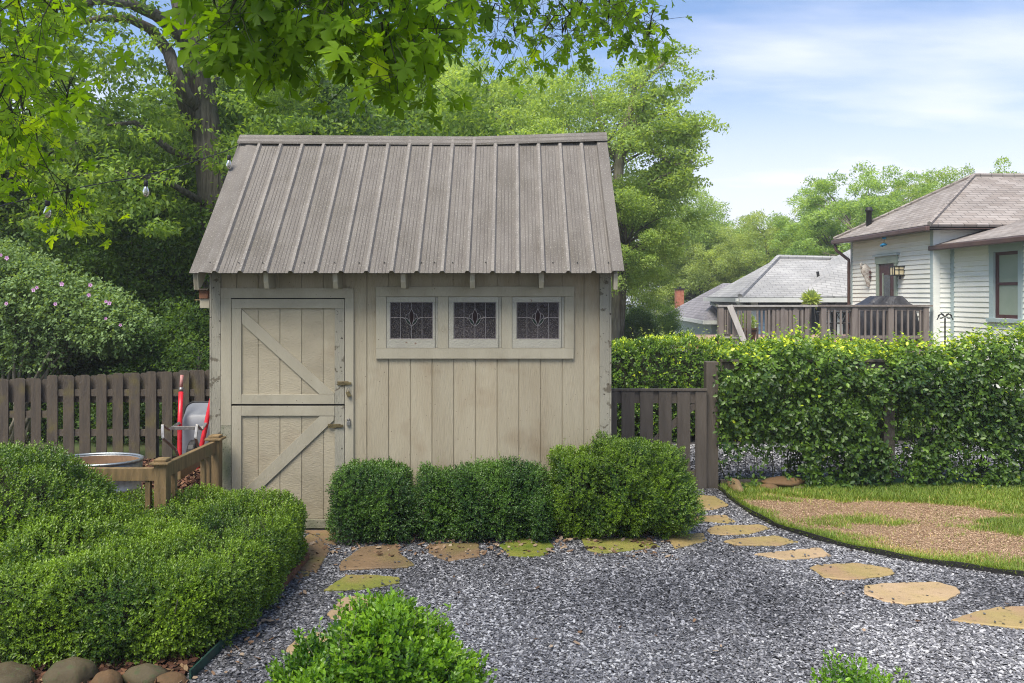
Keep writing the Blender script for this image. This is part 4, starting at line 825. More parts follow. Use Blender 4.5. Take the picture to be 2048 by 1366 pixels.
strays(md, [(-3.95+.8*math.cos(a)*r, 5.95+.6*math.sin(a)*r, 1.0-.25*r) for a, r in [(random.uniform(0,6.28), random.random()) for i in range(50)]], M['box'], .02, .04, .10)
# bark coloured stems under the big hedges, bare low down
for par, xs_, y0, y1 in ((hd, (-3.6,-1.95), 4.95, 5.4), (md, (-4.6,-3.0), 5.4, 6.2)):
    mb = MB()
    for _ in range(46):
        a = Vector((random.uniform(*xs_), random.uniform(y0, y1), .0)); b = a+Vector((random.uniform(-.2,.2), random.uniform(-.2,.05), random.uniform(.25,.45))); mb.tube([a, a.lerp(b,.5)+Vector((random.uniform(-.05,.05),0,0)), b], [.008,.006,.003], 5)
    mb.build('stems', M['bark'], par)
# ---------------- the white house on the right ----------------
M['clap'] = mat('white_clapboard_paint', (.80,.80,.745,1), (.85,.85,.80,1), .6, 1.5, (.4,3,1), bump=.2, bscale=30, stain=(.46,.47,.36,1), sscale=.8, slo=.5, shi=.8, sstr=.5)
M['white'] = mat('white_trim', (.74,.75,.72,1), (.68,.70,.67,1), .5, 3)
M['bluetrim'] = mat('blue_grey_trim', (.36,.44,.45,1), (.40,.48,.48,1), .5, 3)
M['greentrim'] = mat('sage_trim', (.27,.33,.26,1), (.31,.36,.29,1), .5, 3)
M['gutter_b'] = mat('brown_gutter', (.075,.045,.04,1), (.10,.06,.05,1), .4, 3)
M['gutter_w'] = mat('white_gutter', (.66,.67,.65,1), (.58,.60,.58,1), .4, 3)
M['maroon'] = mat('maroon_frame', (.075,.03,.032,1), (.095,.042,.04,1), .45, 4)
M['winglass'] = mat('dark_window_glass', (.02,.026,.022,1), (.045,.055,.04,1), .08, 3, spec=.35)
M['deck'] = mat('brown_deck_wood', (.150,.125,.115,1), (.20,.17,.155,1), .7, 5, (3,.4,1))
M['deckgrey'] = mat('grey_deck_board', (.36,.34,.32,1), (.28,.26,.25,1), .7, 5, (3,.4,1))
M['deckfloor'] = mat('pinkish_deck_floor', (.40,.27,.21,1), (.30,.20,.16,1), .7, 3, (.3,6,1))
M['cover'] = mat('black_vinyl_cover', (.010,.010,.014,1), (.028,.029,.036,1), .5, 4, bump=3, bscale=5, spec=.6)
M['lampglass'] = mat('amber_lamp_glass', (.62,.50,.27,1), (.66,.60,.42,1), .3, 6)
M['bone'] = mat('bone', (.55,.52,.47,1), (.34,.29,.25,1), .7, 14, contrast=(.4,.6))
M['blueglass'] = mat('turquoise_glass', (.03,.28,.52,1), rough=.2)
M['brick'] = mat('red_brick', (.30,.10,.06,1), (.40,.17,.11,1), .8, 12)
M['wallgrey'] = mat('pale_grey_green_wall', (.70,.74,.66,1), (.76,.80,.72,1), .7, 2)
M['screen'] = mat('dark_porch_screen', (.035,.04,.038,1), (.055,.058,.055,1), .5, 6, (1,.3,1))
M['bluewall'] = mat('blue_house_wall', (.22,.34,.46,1), (.26,.38,.50,1), .6, 4)
M['pot'] = mat('planter_wood', (.20,.10,.05,1), (.14,.075,.04,1), .7, 6, (4,.4,1))
M['orangewood'] = mat('orange_timber', (.36,.20,.10,1), (.28,.16,.085,1), .7, 5)
def shingles(name, a, b, c, sc=1.0):
    m = bpy.data.materials.new(name); m.use_nodes = True; n, l = m.node_tree.nodes, m.node_tree.links; p = n['Principled BSDF']; p.inputs['Roughness'].default_value = .85
    t = n.new('ShaderNodeTexCoord'); br = n.new('ShaderNodeTexBrick'); l.new(t.outputs['UV'], br.inputs[0]); br.inputs['Scale'].default_value = 1
    br.inputs['Brick Width'].default_value = .30*sc; br.inputs['Row Height'].default_value = .14*sc; br.inputs['Mortar Size'].default_value = .008*sc; br.inputs['Bias'].default_value = -.1
    br.inputs['Color1'].default_value = a; br.inputs['Color2'].default_value = b; br.inputs['Mortar'].default_value = c; br.inputs['Mortar Smooth'].default_value = .2
    q = n.new('ShaderNodeTexNoise'); l.new(t.outputs['UV'], q.inputs['Vector']); q.inputs['Scale'].default_value = .9; q.inputs['Detail'].default_value = 6
    r = n.new('ShaderNodeMapRange'); l.new(q.outputs[0], r.inputs[0]); r.inputs[1].default_value = .3; r.inputs[2].default_value = .7; r.inputs[3].default_value = .78; r.inputs[4].default_value = 1.18
    x = n.new('ShaderNodeVectorMath'); x.operation = 'SCALE'; l.new(br.outputs[0], x.inputs[0]); l.new(r.outputs[0], x.inputs['Scale']); l.new(x.outputs[0], p.inputs['Base Color'])
    bp = n.new('ShaderNodeBump'); bp.inputs['Strength'].default_value = .7; bp.inputs['Distance'].default_value = .02; l.new(br.outputs['Fac'], bp.inputs['Height']); bp.invert = True; l.new(bp.outputs[0], p.inputs['Normal'])
    return m
M['sh_brown'] = shingles('taupe_shingles', (.215,.185,.165,1), (.30,.27,.25,1), (.09,.08,.072,1))
M['sh_grey'] = shingles('light_grey_shingles', (.29,.29,.295,1), (.35,.35,.35,1), (.19,.19,.19,1))
M['sh_dark'] = shingles('slate_grey_shingles', (.19,.18,.20,1), (.25,.24,.255,1), (.10,.095,.10,1))
def clap(mb, a, b, z0, z1, h=.115, out=None, skip=()):
    """lapped boards between plan points a and b; out = outward normal; skip = (t0,t1,za,zb) openings"""
    a, b = Vector((a[0], a[1], 0)), Vector((b[0], b[1], 0)); Ln = (b-a).length; d = (b-a)/Ln; o = Vector((out[0], out[1], 0)).normalized(); z = z0
    while z < z1-.01:
        zt = min(z+h, z1); segs = [(0, Ln)]
        for t0, t1, za, zb in skip:
            if z+h*.5 > za and z+h*.5 < zb:
                ns_ = []
                for s0, s1 in segs:
                    if t1 <= s0 or t0 >= s1: ns_.append((s0, s1)); continue
                    if t0 > s0: ns_.append((s0, t0))
                    if t1 < s1: ns_.append((t1, s1))
                segs = ns_
        for s0, s1 in segs:
            p, q = a+d*s0, a+d*s1; u = Vector((0,0,1)); w0, w1 = o*.028, o*.005
            P = [p+u*z+w0, q+u*z+w0, q+u*zt+w1, p+u*zt+w1]; mb.face(P); mb.face([p+u*z, q+u*z, q+u*z+w0, p+u*z+w0])
        z += h
    return d
ROT = math.atan2(-84, F)                     # the house stands a few degrees off the view line
def gutter(mb, a, b, m=None, r=.07):
    mb.bar(a, b, r*1.5, r*1.6)
hs = thing('white_house', 'white clapboard house with a taupe hipped shingle roof at the right', 'house', (12.5, 21.5, -1.2))
NC = Vector((WX(1868,19.5), 19.5, 0)); FCn = Vector((WX(1703,23.9), 23.9, 0)); EH = WZ(449.5, 19.2)
dd = (FCn-NC).normalized(); outL = Vector((-dd.y, dd.x, 0)); outL = outL if outL.x < 0 else -outL; outF = -dd
wl = (FCn-NC).length
tD0, tD1 = (23.9-19.5)*.38, 0
# door position along wall from pixel columns
def t_of(px):      # distance along the side wall from the near corner seen at pixel column px
    k = (px-CX)/F; return (k*NC.y-NC.x)/(dd.x-k*dd.y)
td0, td1 = t_of(1797), t_of(1756); dz0, dz1 = 1.0, WZ(512, NC.y+dd.y*(td0+td1)/2)
mb = MB(); clap(mb, NC, FCn, -1.2, EH-.12, out=outL, skip=((td0, td1, dz0, dz1),)); R1 = NC-dd*0+Vector((-outL.x, -outL.y, 0))*10; clap(mb, NC, R1, -1.2, EH-.12, out=outF)
mb.build('clapboard_wall', M['clap'], hs)
mb = MB(); i_ = -outL*.02
P = [NC+i_, R1+i_*0+Vector((0,.02,0)), R1+dd*wl, FCn+i_]; mb.prism([(p.x, p.y, -1.2) for p in P], (0, 0, EH+1.1)); o = mb.build('inner_wall', M['clap'], hs); clean(o.data)
def boardv(n, p, w1, w2, z0, z1, m, o1, o2=None):
    mb = MB(); q = [p+o1*.03, p+o1*.03+w1, p+w1-o1*.0, p]; mb.prism([(v.x, v.y, z0) for v in q], (0,0,z1-z0)); o = mb.build(n, m, hs); clean(o.data)
boardv('corner_trim', NC+outL*.0, dd*.12, 0, -1.2, EH-.1, M['bluetrim'], outL)
boardv('corner_trim', NC+outL*.03, -outL*.16, 0, -1.2, EH-.1, M['white'], outF)
boardv('corner_trim', FCn-dd*.12, dd*.12, 0, -1.2, EH-.1, M['bluetrim'], outL)
# hipped roof
ov = .42; e0 = NC-dd*ov+outL*ov*.8; e1 = FCn+dd*ov+outL*ov*.8; half = (e1-e0).length/2
rp = (e0+e1)/2-outL*(half*1.0); RH = WZ(352, rp.y); e0.z = e1.z = EH; rp.z = RH; far = -outL*10
def tri_roof(name, faces, m, par=hs, th=.06):
    mb = MB()
    for f in faces: mb.face(f)
    o = mb.build(name, m, par)
    if sum(p.normal.z for p in o.data.polygons) < 0: o.data.flip_normals()
    q = o.modifiers.new('t','SOLIDIFY'); q.thickness = th; q.offset = -1; return o
rr = rp+far; f0, f1 = e0+far*1.2, e1+far*1.2
rf2 = tri_roof('roof', [[e0, rp, e1], [e0, f0, rr, rp], [e1, rp, rr, f1]], M['sh_brown'])
mb = MB()
for a, b in ((e0, rp), (e1, rp), (rp, rr)): mb.tube([a+Vector((0,0,.02)), b+Vector((0,0,.02))], .055, 6)
mb.build('ridge_caps', M['sh_brown'], rf2)
mb = MB(); gutter(mb, e0+Vector((0,0,-.09))+outL*.04, e1+Vector((0,0,-.09))+outL*.04); mb.build('gutter', M['gutter_b'], hs, bevel=.02)
mb = MB(); P = [e0, e1, e1-outL*ov, e0-outL*ov]; mb.prism([(p.x, p.y, EH-.10) for p in P], (0,0,.015)); mb.build('soffit', M['greentrim'], hs)
mb = MB(); P = [e0, e0+far, e0+far+dd*ov, e0+dd*ov]; mb.prism([(p.x, p.y, EH-.10) for p in P], (0,0,.015)); mb.build('soffit', M['gutter_b'], hs)
mb = MB(); P = [e1+Vector((0,0,-.15))-dd*.12+outL*.02, e1+Vector((0,0,-.32))-dd*.15, FCn+outL*.08+Vector((0,0,EH-.62)), FCn+outL*.08+Vector((0,0,EH-.75)), FCn+outL*.08+Vector((0,0,-.9))]
P[2].z = EH-.62; P[3].z = EH-.75; mb.tube(P, .045, 8); mb.build('downspout', M['gutter_b'], hs, smooth=True)
# door
def on_wall(t, z, o=0): p = NC+dd*t+outL*o; return Vector((p.x, p.y, z))
def wpanel(name, t0, t1, z0, z1, o0, o1, m, par, bevel=0):
    mb = MB(); mb.hexa([on_wall(t0,z0,o0), on_wall(t0,z0,o1), on_wall(t1,z0,o1), on_wall(t1,z0,o0), on_wall(t0,z1,o0), on_wall(t0,z1,o1), on_wall(t1,z1,o1), on_wall(t1,z1,o0)]); o = mb.build(name, m, par); clean(o.data); return o
w_ = td1-td0
dr = wpanel('door', td0+.14, td1-.14, 1.0, dz1-.22, .0, .03, M['maroon'], hs)
wpanel('door_glass', td0+.14+w_*.20, td1-.14-w_*.22, 1.25, dz1-.50, .03, .036, M['winglass'], dr)
wpanel('glass_frame', td1-.14-w_*.22, td1-.14-w_*.17, 1.2, dz1-.45, .03, .045, M['greentrim'], dr)
wpanel('door_frame', td0, td0+.13, 1.0, dz1-.2, .0, .06, M['greentrim'], hs); wpanel('door_frame', td1-.13, td1, 1.0, dz1-.2, .0, .06, M['greentrim'], hs)
wpanel('door_frame', td0-.03, td1+.03, dz1-.2, dz1, .0, .07, M['greentrim'], hs); wpanel('door_frame', td0-.10, td1+.10, dz1, dz1+.05, .0, .11, M['bluetrim'], hs)
mb = MB(); c = Vector((WX(1738,23.4), 23.4, WZ(440,23.4))); mb.lathe([(.075,-.6),(.075,.24),(.11,.245),(.11,.30),(.085,.31),(.085,.36),(0,.37)], c, 14); mb.build('vent_pipe', M['black_metal'], hs, smooth=True)
# wing that comes forward, with its own lower roof
g0 = Vector((WX(1903,19.5), 19.5, 0)); wd = -dd; g1 = g0+wd*6.5; WH = WZ(489, 19.4)
def tw(px): k = (px-CX)/F; return (k*g0.y-g0.x)/(wd.x-k*wd.y)
tw0, tw1 = tw(1983), tw(2044); wz0, wz1 = WZ(636, g0.y+wd.y*tw0), WZ(500, g0.y+wd.y*tw0)
mb = MB(); clap(mb, g1, g0, .2, WH-.02, out=outL, skip=((6.5-tw1, 6.5-tw0, wz0, wz1),)); clap(mb, g1-outL*4, g1, .2, WH-.02, out=outF); mb.build('clapboard_wall', M['clap'], hs)
mb = MB(); P = [g0-outL*.02, g1-outL*.02, g1-outL*4+dd*.02, g0-outL*4]; mb.prism([(p.x, p.y, -1.2) for p in P], (0,0,WH+1.1)); o = mb.build('inner_wall', M['greentrim'], hs); clean(o.data)
mb = MB(); q = [g0+outL*.03, g0+outL*.03+wd*.14, g0+wd*.14, g0]; mb.prism([(v.x, v.y, -.2) for v in q], (0,0,WH+.2)); o = mb.build('corner_trim', M['bluetrim'], hs); clean(o.data)
eo = .40; a0 = g0-wd*.15+outL*eo; a1 = g1+wd*eo+outL*eo; a0.z = a1.z = WH; up_ = lambda p, s_: Vector((p.x-outL.x*s_, p.y-outL.y*s_, WH+s_*.30))
r_ = tri_roof('roof', [[a0, a1, up_(a1,3.4), up_(a0,3.4)]], M['sh_brown'])
mb = MB(); gutter(mb, a0+Vector((0,0,-.08))+outL*.04, a1+Vector((0,0,-.08))+outL*.04); mb.build('gutter', M['gutter_b'], hs, bevel=.02)
mb = MB(); P = [a0, a1, a1-outL*eo, a0-outL*eo]; mb.prism([(p.x, p.y, WH-.10) for p in P], (0,0,.015)); mb.build('soffit', M['greentrim'], hs)
def won(t, z, o=0): p = g0+wd*t+outL*o; return Vector((p.x, p.y, z))
def wp2(name, t0, t1, z0, z1, o0, o1, m, par):
    mb = MB(); mb.hexa([won(t0,z0,o0), won(t1,z0,o0), won(t1,z0,o1), won(t0,z0,o1), won(t0,z1,o0), won(t1,z1,o0), won(t1,z1,o1), won(t0,z1,o1)]); o = mb.build(name, m, par); clean(o.data); return o
wn_ = wp2('window', tw0, tw1, wz0, wz1, -.05, -.03, M['winglass'], hs); fw = .09
wp2('window_frame', tw0-.01, tw0+.14, wz0, wz1+.16, .0, .05, M['bluetrim'], wn_); wp2('window_frame', tw1-.06, tw1+.06, wz0, wz1+.16, .0, .05, M['bluetrim'], wn_); wp2('window_frame', tw0-.02, tw1+.08, wz1-.06, wz1+.17, .001, .055, M['bluetrim'], wn_)
wp2('window_sill', tw0-.06, tw1+.10, wz0-.08, wz0, -.0, .09, M['bluetrim'], wn_)
for n_, (p0, p1, q0, q1) in {'sash_stile': (tw0+.14, tw0+.24, wz0, wz1-.06), 'sash_stile2': (tw1-.14, tw1-.06, wz0, wz1-.06), 'sash_rail': (tw0+.24, tw1-.14, wz0, wz0+.08), 'sash_rail2': (tw0+.24, tw1-.14, (wz0+wz1)/2-.03, (wz0+wz1)/2+.03), 'sash_rail3': (tw0+.24, tw1-.14, wz1-.13, wz1-.06)}.items():
    wp2(n_.rstrip('23'), p0, p1, q0, q1, -.029, -.002, M['maroon'], wn_)
# fittings on the house wall
def at_wall(px, py, o=.12): t = t_of(px); p = NC+dd*t+outL*o; return Vector((p.x, p.y, WZ(py, p.y)))
lm = thing('wall_lantern', 'square black framed wall lantern with amber glass beside the house door', 'lantern', at_wall(1805,545))
c = at_wall(1805, 541, .14); mb = MB(); mb.box(c.x-.12, c.x+.12, c.y-.12, c.y+.12, c.z-.13, c.z+.11); mb.build('lamp_shade', M['lampglass'], lm, bevel=.01)
mb = MB()
for q in (-.125, .10): mb.box(c.x-.135, c.x+.135, c.y-.135, c.y+.135, c.z+q-.01, c.z+q+.02)
for q in (-.13, -.02, .11): mb.box(c.x+q, c.x+q+.018, c.y-.134, c.y-.121, c.z-.11, c.z+.10); mb.box(c.x-.134, c.x-.121, c.y+q, c.y+q+.018, c.z-.11, c.z+.10)
mb.box(c.x-.13, c.x+.13, c.y-.1335, c.y-.1215, c.z+.01, c.z+.025); mb.box(c.x+.10, c.x+.2, c.y-.02, c.y+.02, c.z-.02, c.z+.03); mb.box(c.x+.05, c.x+.09, c.y-.02, c.y+.02, c.z-.22, c.z-.13)
mb.build('lamp_frame', M['black_metal'], lm)
sk = thing('skull_ornament', 'pale animal skull hanging on the clapboard wall left of the door', 'ornament', at_wall(1741,545))
c = at_wall(1741, 548, .12); mb = MB(); k0 = len(mb.v)
for i, (z, r, off) in enumerate([(.27,.02,-.02),(.22,.09,-.03),(.12,.15,.0),(.03,.17,.03),(-.05,.13,.04),(-.14,.09,.05),(-.24,.07,.06),(-.33,.04,.06),(-.37,.005,.06)]):
    for j in range(12):
        a = 2*math.pi*j/12; e = .6 if (i in (3,4) and j in (1,2,8,9)) else 1; mb.v.append((c.x+off+r*math.cos(a)*e, c.y+r*.6*math.sin(a)*e, c.z+z))
for i in range(8):
    for j in range(12): mb.f.append((k0+i*12+j, k0+(i+1)*12+j, k0+(i+1)*12+(j+1)%12, k0+i*12+(j+1)%12))
mb.build('skull', M['bone'], sk, smooth=True)
for s_ in (-1, 1):
    mb = MB(); mb.tube([c+Vector((s_*.08,0,.14)), c+Vector((s_*.17,-.03,.20)), c+Vector((s_*.20+.04,-.05,.32))], [.035,.025,.006], 7); mb.build('horn', M['bone'], sk, smooth=True)
for z in (.05, -.08):
    mb = MB(); mb.lathe([(0,-.035),(.035,-.02),(.03,.02),(0,.03)], c+Vector((.06,-.10,z)), 8); mb.build('eye_socket', M['maroon'], sk)
wc = thing('wind_chime', 'small turquoise glass wind chime hanging from the house eave', 'wind chime', at_wall(1791,480,.3))
for px, py, r in ((1791,476,.055),(1791,489,.07),(1787,491,.05)):
    c = at_wall(px, py, .3); mb = MB(); mb.lathe([(0,-.04),(r,-.02),(r*1.1,0),(r*.6,.03),(0,.035)], c, 10); mb.build('glass_piece', M['blueglass'], wc, smooth=True)
mb = MB(); mb.tube([at_wall(1791,462,.3), at_wall(1791,492,.3)], .008, 5); mb.build('cord', M['black_metal'], wc)
# ---------------- deck ----------------
YD = 19.45; dk = thing('wooden_deck', 'raised brown wooden deck with picket railing beside the white house', 'deck', (WX(1650,YD), YD+2, -1.2))
DX0, DX1, DZ = WX(1441,YD), NC.x-.05, 1.02; RT = WZ(611,YD)
mb = MB(); mb.box(WX(1530,YD), DX1, YD+.02, YD+5, DZ-.05, DZ); mb.box(DX0, WX(1529,YD), YD+1.2, YD+5, DZ-.051, DZ-.001); mb.build('deck_floor', M['deckfloor'], dk)
for bx in ((WX(1640,YD), DX1, YD-.04, YD, DZ-.36, DZ-.06), (WX(1530,YD), WX(1639,YD), YD-.035, YD, DZ-.30, DZ-.06), (DX0, WX(1529,YD), YD+1.15, YD+1.19, DZ-.30, DZ-.06)): mb = MB(); mb.box(*bx); mb.build('rim_board', M['deck'], dk)
def dpost(px, y, z0, z1, w=.075): mb = MB(); x = WX(px, YD); mb.box(x-w, x+w, y-w, y+w, z0, z1); mb.build('post', M['deck'], dk)
for px in (1441, 1646, 1708, 1780, 1850): dpost(px, YD, -1.1, RT-.03, .062)
dpost(1458, YD+.1, -1.1, RT-.04, .05); dpost(1512, YD+.6, -.5, RT-.04, .05); dpost(1541, YD+.1, -.5, RT-.04, .045); dpost(1565, YD, -.5, RT-.04, .045); dpost(1590, YD, -.5, RT-.04, .045); dpost(1613, YD, -.5, RT-.04, .05)
dpost(1622, YD+.35, -.5, RT+.02, .10)
mb = MB(); mb.box(WX(1634,YD), WX(1862,YD), YD-.09, YD+.09, RT-.025, RT+.015); mb.build('cap_rail', M['deck'], dk); 
mb = MB(); mb.box(DX0-.08, WX(1633.8,YD), YD-.08, YD+.14, RT-.03, RT+.01); mb.build('cap_rail', M['deckgrey'], dk)
mb = MB(); mb.box(WX(1650,YD), WX(1848,YD), YD-.02, YD+.02, RT-.13, RT-.03); mb.build('top_rail', M['deck'], dk)
mb = MB(); mb.box(WX(1650,YD), WX(1848,YD), YD-.02, YD+.02, WZ(677,YD), WZ(671,YD)); mb.build('bottom_rail', M['deck'], dk)
mb = MB(); mb.box(DX0, WX(1612,YD), YD+.02, YD+.06, RT-.12, RT-.035); mb.build('top_rail', M['deck'], dk)
mb = MB(); mb.bar((DX0+.05, YD, WZ(668,YD)), (WX(1458,YD), YD, WZ(668,YD)), .04, .10); mb.build('bottom_rail', M['deck'], dk)
mb = MB(); mb.bar((WX(1535,YD), YD-.01, WZ(666,YD)), (WX(1612,YD), YD-.01, WZ(671,YD)), .04, .09); mb.build('bottom_rail', M['deck'], dk)
bal = MB(); bal.box(-.019, .019, -.019, .019, 0, .85)
def balus(px, y, z0, z1, w=.02, n='baluster'):
    mb = MB(); x = WX(px, YD); mb.box(x-w, x+w, y-.018, y+.018, z0, z1); mb.build(n, M['deck'], dk)
px = 1656.0
while px < 1846:
    if min(abs(px-q) for q in (1708,1780)) > 7: balus(px, YD-.03, WZ(681,YD), RT-.1)
    px += 12.2
px = 1537.0
while px < 1612: balus(px, YD-.03, WZ(675,YD), RT-.1, .024); px += 8.3
px = 1540.0
while px < 1612: balus(px, YD+1.0, DZ, RT-.1, .022); px += 8.9
px = 1445.0
while px < 1458: balus(px, YD-.03, WZ(668,YD), RT-.1, .018); px += 4.6
px = 1463.0
while px < 1478: balus(px, YD-.15, -.6, WZ(600+(px-1460)*4, YD), .022); px += 4
px = 1483.0
while px < 1510: balus(px, YD+.6, DZ, RT-.1, .018); px += 7
mb = MB(); mb.bar(W(1459,611,YD-.25), W(1500,712,YD-.55), .13, .045, up=(0,-1,0)); mb.build('stair_handrail', M['deckgrey'], dk, bevel=.005)
mb = MB(); mb.box(DX0+.02, WX(1475,YD), YD-.2, YD+.3, WZ(676,YD), WZ(673,YD)); mb.box(DX0+.02, WX(1478,YD), YD-.6, YD-.2, WZ(691,YD), WZ(687,YD)); mb.build('stair_tread', M['deckgrey'], dk)
# covered grill
gb = thing('covered_grill', 'barbecue grill under a creased black vinyl cover on the deck', 'grill', (WX(1775,20.1), 20.3, DZ))
yg = 20.25; mb = MB(); zz_ = lambda py: WZ(py, 20.0)
rows = [(681,1717,1838,.42),(660,1721,1836,.42),(635,1722,1831,.40),(611,1727,1826,.36),(606,1736,1818,.30),(592,1755,1809,.20)]
for py, a, b, dp in rows:
    xa, xb, z = WX(a,20.0), WX(b,20.0), zz_(py); nn = 10
    ring = [(xa+(xb-xa)*i/nn, yg-dp) for i in range(nn)]+[(xb, yg-dp+2*dp*i/4) for i in range(4)]+[(xb-(xb-xa)*i/nn, yg+dp) for i in range(nn)]+[(xa, yg+dp-2*dp*i/4) for i in range(4)]
    for i, (x, y) in enumerate(ring): mb.v.append((x, y+.012*math.sin(i*1.3+py), z))
K = 28
for i in range(len(rows)-1):
    for j in range(K): mb.f.append((i*K+j, i*K+(j+1)%K, (i+1)*K+(j+1)%K, (i+1)*K+j))
mb.f.append(tuple((len(rows)-1)*K+j for j in range(K))); o = mb.build('cover', M['cover'], gb); clean(o.data); o.modifiers.new('soft','BEVEL').width = .02
for q in (-.55, .55): 
    mb = MB(); mb.tube([(WX(1777,20)+q-.03, yg, DZ+.06), (WX(1777,20)+q+.03, yg, DZ+.06)], .06, 12); mb.build('wheel', M['black_metal'], gb)
# patio chairs and table behind the railing
for i, (px, lab) in enumerate(((1652,'black scroll backed iron patio chair nearest the deck corner pillar'),(1690,'black scroll backed iron patio chair next to the grill'))):
    y = 21.2; x = WX(px, y); ch = thing('patio_chair', lab, 'chair', (x, y, DZ), 'patio chairs on the deck')
    mb = MB(); mb.lathe([(0,.43),(.22,.43),(.22,.46),(0,.465)], (x,y,DZ), 14); mb.build('seat', M['black_metal'], ch)
    mb = MB(); mb.tube([(x-.2,y+.18,DZ+.45),(x-.21,y+.24,DZ+.8),(x-.12,y+.26,DZ+.95),(x+.12,y+.26,DZ+.95),(x+.21,y+.24,DZ+.8),(x+.2,y+.18,DZ+.45)], .014, 6)
    mb.tube([(x,y+.2,DZ+.45),(x-.1,y+.24,DZ+.65),(x,y+.25,DZ+.8),(x+.1,y+.24,DZ+.65),(x,y+.2,DZ+.45)], .012, 6); mb.build('backrest', M['black_metal'], ch)
    for sx_ in (-1,1):
        for sy in (-1,1): mb = MB(); mb.tube([(x+sx_*.17,y+sy*.17,DZ+.44),(x+sx_*.22,y+sy*.2,DZ)], .012, 6); mb.build('leg', M['black_metal'], ch)
pt = thing('patio_table', 'dark round patio table behind the deck balusters', 'table', (WX(1672,21.9), 21.9, DZ))
mb = MB(); mb.lathe([(0,.70),(.5,.70),(.5,.73),(0,.735)], (WX(1672,21.9),21.9,DZ), 24); mb.build('table_top', M['black_metal'], pt)
mb = MB(); mb.tube([(WX(1672,21.9),21.9,DZ+.7),(WX(1672,21.9),21.9,DZ+.03)], .03, 8); mb.lathe([(0,0),(.25,0),(.25,.03),(0,.05)], (WX(1672,21.9),21.9,DZ), 16); mb.build('pedestal', M['black_metal'], pt)
def leafy(par, c, r, n, lf, m, up=.8, tmpl=T_LEAF, sq=.8, tint=.6):
    u = rdir(n)*RNG.uniform(.2, 1, n)[:,None]**.5; Cc = np.array(c)+u*np.array([r, r, r*sq]); Dd = norm(u)+np.array([0,0,up])+RNG.normal(size=(n,3))*.4
    scatter('foliage', tmpl, Cc, Dd, rdir(n)+np.array([0,0,.6]), RNG.uniform(.7,1.2,n)*lf, tint+RNG.normal(size=n)*.2, m, par)
bp = thing('barrel_planter', 'half barrel wooden planter with bright green leaves on the deck landing', 'planter', (WX(1491,20.3), 20.3, DZ))
mb = MB(); mb.lathe([(0,0),(.20,0),(.235,.12),(.25,.24),(.26,.36),(.23,.36),(0,.33)], (WX(1491,20.3),20.3,DZ), 20); b_ = mb.build('barrel', M['pot'], bp)
mb = MB()
for z, r in ((.06,.222),(.28,.258)): mb.lathe([(r,z),(r+.006,z),(r+.010,z+.03),(r+.002,z+.03)], (WX(1491,20.3),20.3,DZ), 20)
mb.build('hoop', M['black_metal'], b_); leafy(bp, (WX(1491,20.3),20.3,DZ+.47), .27, 500, .07, M['tree_l'])
sp = thing('spiky_plant', 'grey green spiky potted plant on top of the deck corner pillar', 'plant', (WX(1622,YD+.35), YD+.35, RT+.02))
mb = MB(); mb.lathe([(0,0),(.07,0),(.09,.08),(.07,.08)], (WX(1622,YD+.35),YD+.35,RT+.021), 14); mb.build('pot', M['pot'], sp)
leafy(sp, (WX(1622,YD+.35),YD+.35,RT+.14), .08, 320, .20, M['tree_fg'], up=.5, tmpl=T_LONG)
st = thing('iron_plant_stand', 'black iron double scroll garden hook standing by the house corner', 'garden hook', (WX(1890,18.9), 18.9, -1))
y = 18.9; x = WX(1890,y); mb = MB(); mb.tube([(x,y,-1.2),(x,y,WZ(636,y))], .018, 8); mb.build('pole', M['black_metal'], st)
for s_ in (-1, 1):
    mb = MB(); P = [Vector((x+s_*.16*t, y, WZ(634,y)+.09*math.sin(t*math.pi)-.02*t)) for t in (0,.25,.5,.75,1,1.15)]; mb.tube(P, .012, 6)
    P = [Vector((x+s_*(.10+.06*math.cos(a)), y, WZ(633,y)+.05*math.sin(a))) for a in np.linspace(0, 5, 10)]; mb.tube(P, .009, 6); mb.build('scroll_arm', M['black_metal'], st)
# ---------------- grey roofed house behind the deck ----------------
h2 = thing('grey_roof_house', 'low house with a pale grey hipped shingle roof and white gutters behind the deck', 'house', (10.5, 30, -1.2))
z2 = WZ(594, 27); A = Vector((WX(1480,27),27,z2)); B = Vector((WX(1414,31.5),31.5,z2)); C_ = Vector((WX(1700,27)+1.2,27,z2)); Rg = Vector((WX(1556,29.6),29.6,WZ(516,29.6))); Rg2 = Vector((WX(1690,29.6),29.6,WZ(519,29.6))); D_ = Vector((C_.x,33,z2))
r2 = tri_roof('roof', [[A, C_, Rg2, Rg], [A, Rg, B], [B, Rg, Rg2, D_]], M['sh_grey'], h2)
mb = MB()
for a, b in ((A, Rg), (Rg, Rg2)): mb.tube([a+Vector((0,0,.03)), b+Vector((0,0,.03))], .09, 6)
mb.build('ridge_caps', M['sh_grey'], r2)
E1 = Vector((WX(1605,26.9),26.9,z2+.02)); E2 = Vector((WX(1790,26.9),26.9,z2+.02)); T1 = Vector((WX(1730,29.4),29.4,WZ(484,29.4))); V1 = Vector((WX(1663,29.5),29.5,WZ(517,29.5)))
tri_roof('roof', [[E1, E2, T1, V1]], M['sh_grey'], h2)
mb = MB(); gutter(mb, A+Vector((-.05,-.05,-.10)), C_+Vector((0,-.05,-.10)), r=.09); gutter(mb, A+Vector((-.08,.0,-.10)), B+Vector((-.08,0,-.10)), r=.09); mb.build('gutter', M['gutter_w'], h2)
mb = MB(); mb.box(WX(1484,27)+.15, C_.x, 27.5, 32, -1.2, z2-.1); mb.build('porch_wall', M['screen'], h2)
mb = MB(); mb.box(WX(1508,27.4)-.12, WX(1508,27.4)+.10, 27.3, 27.48, -1.2, z2-.1); mb.build('porch_post', M['white'], h2)
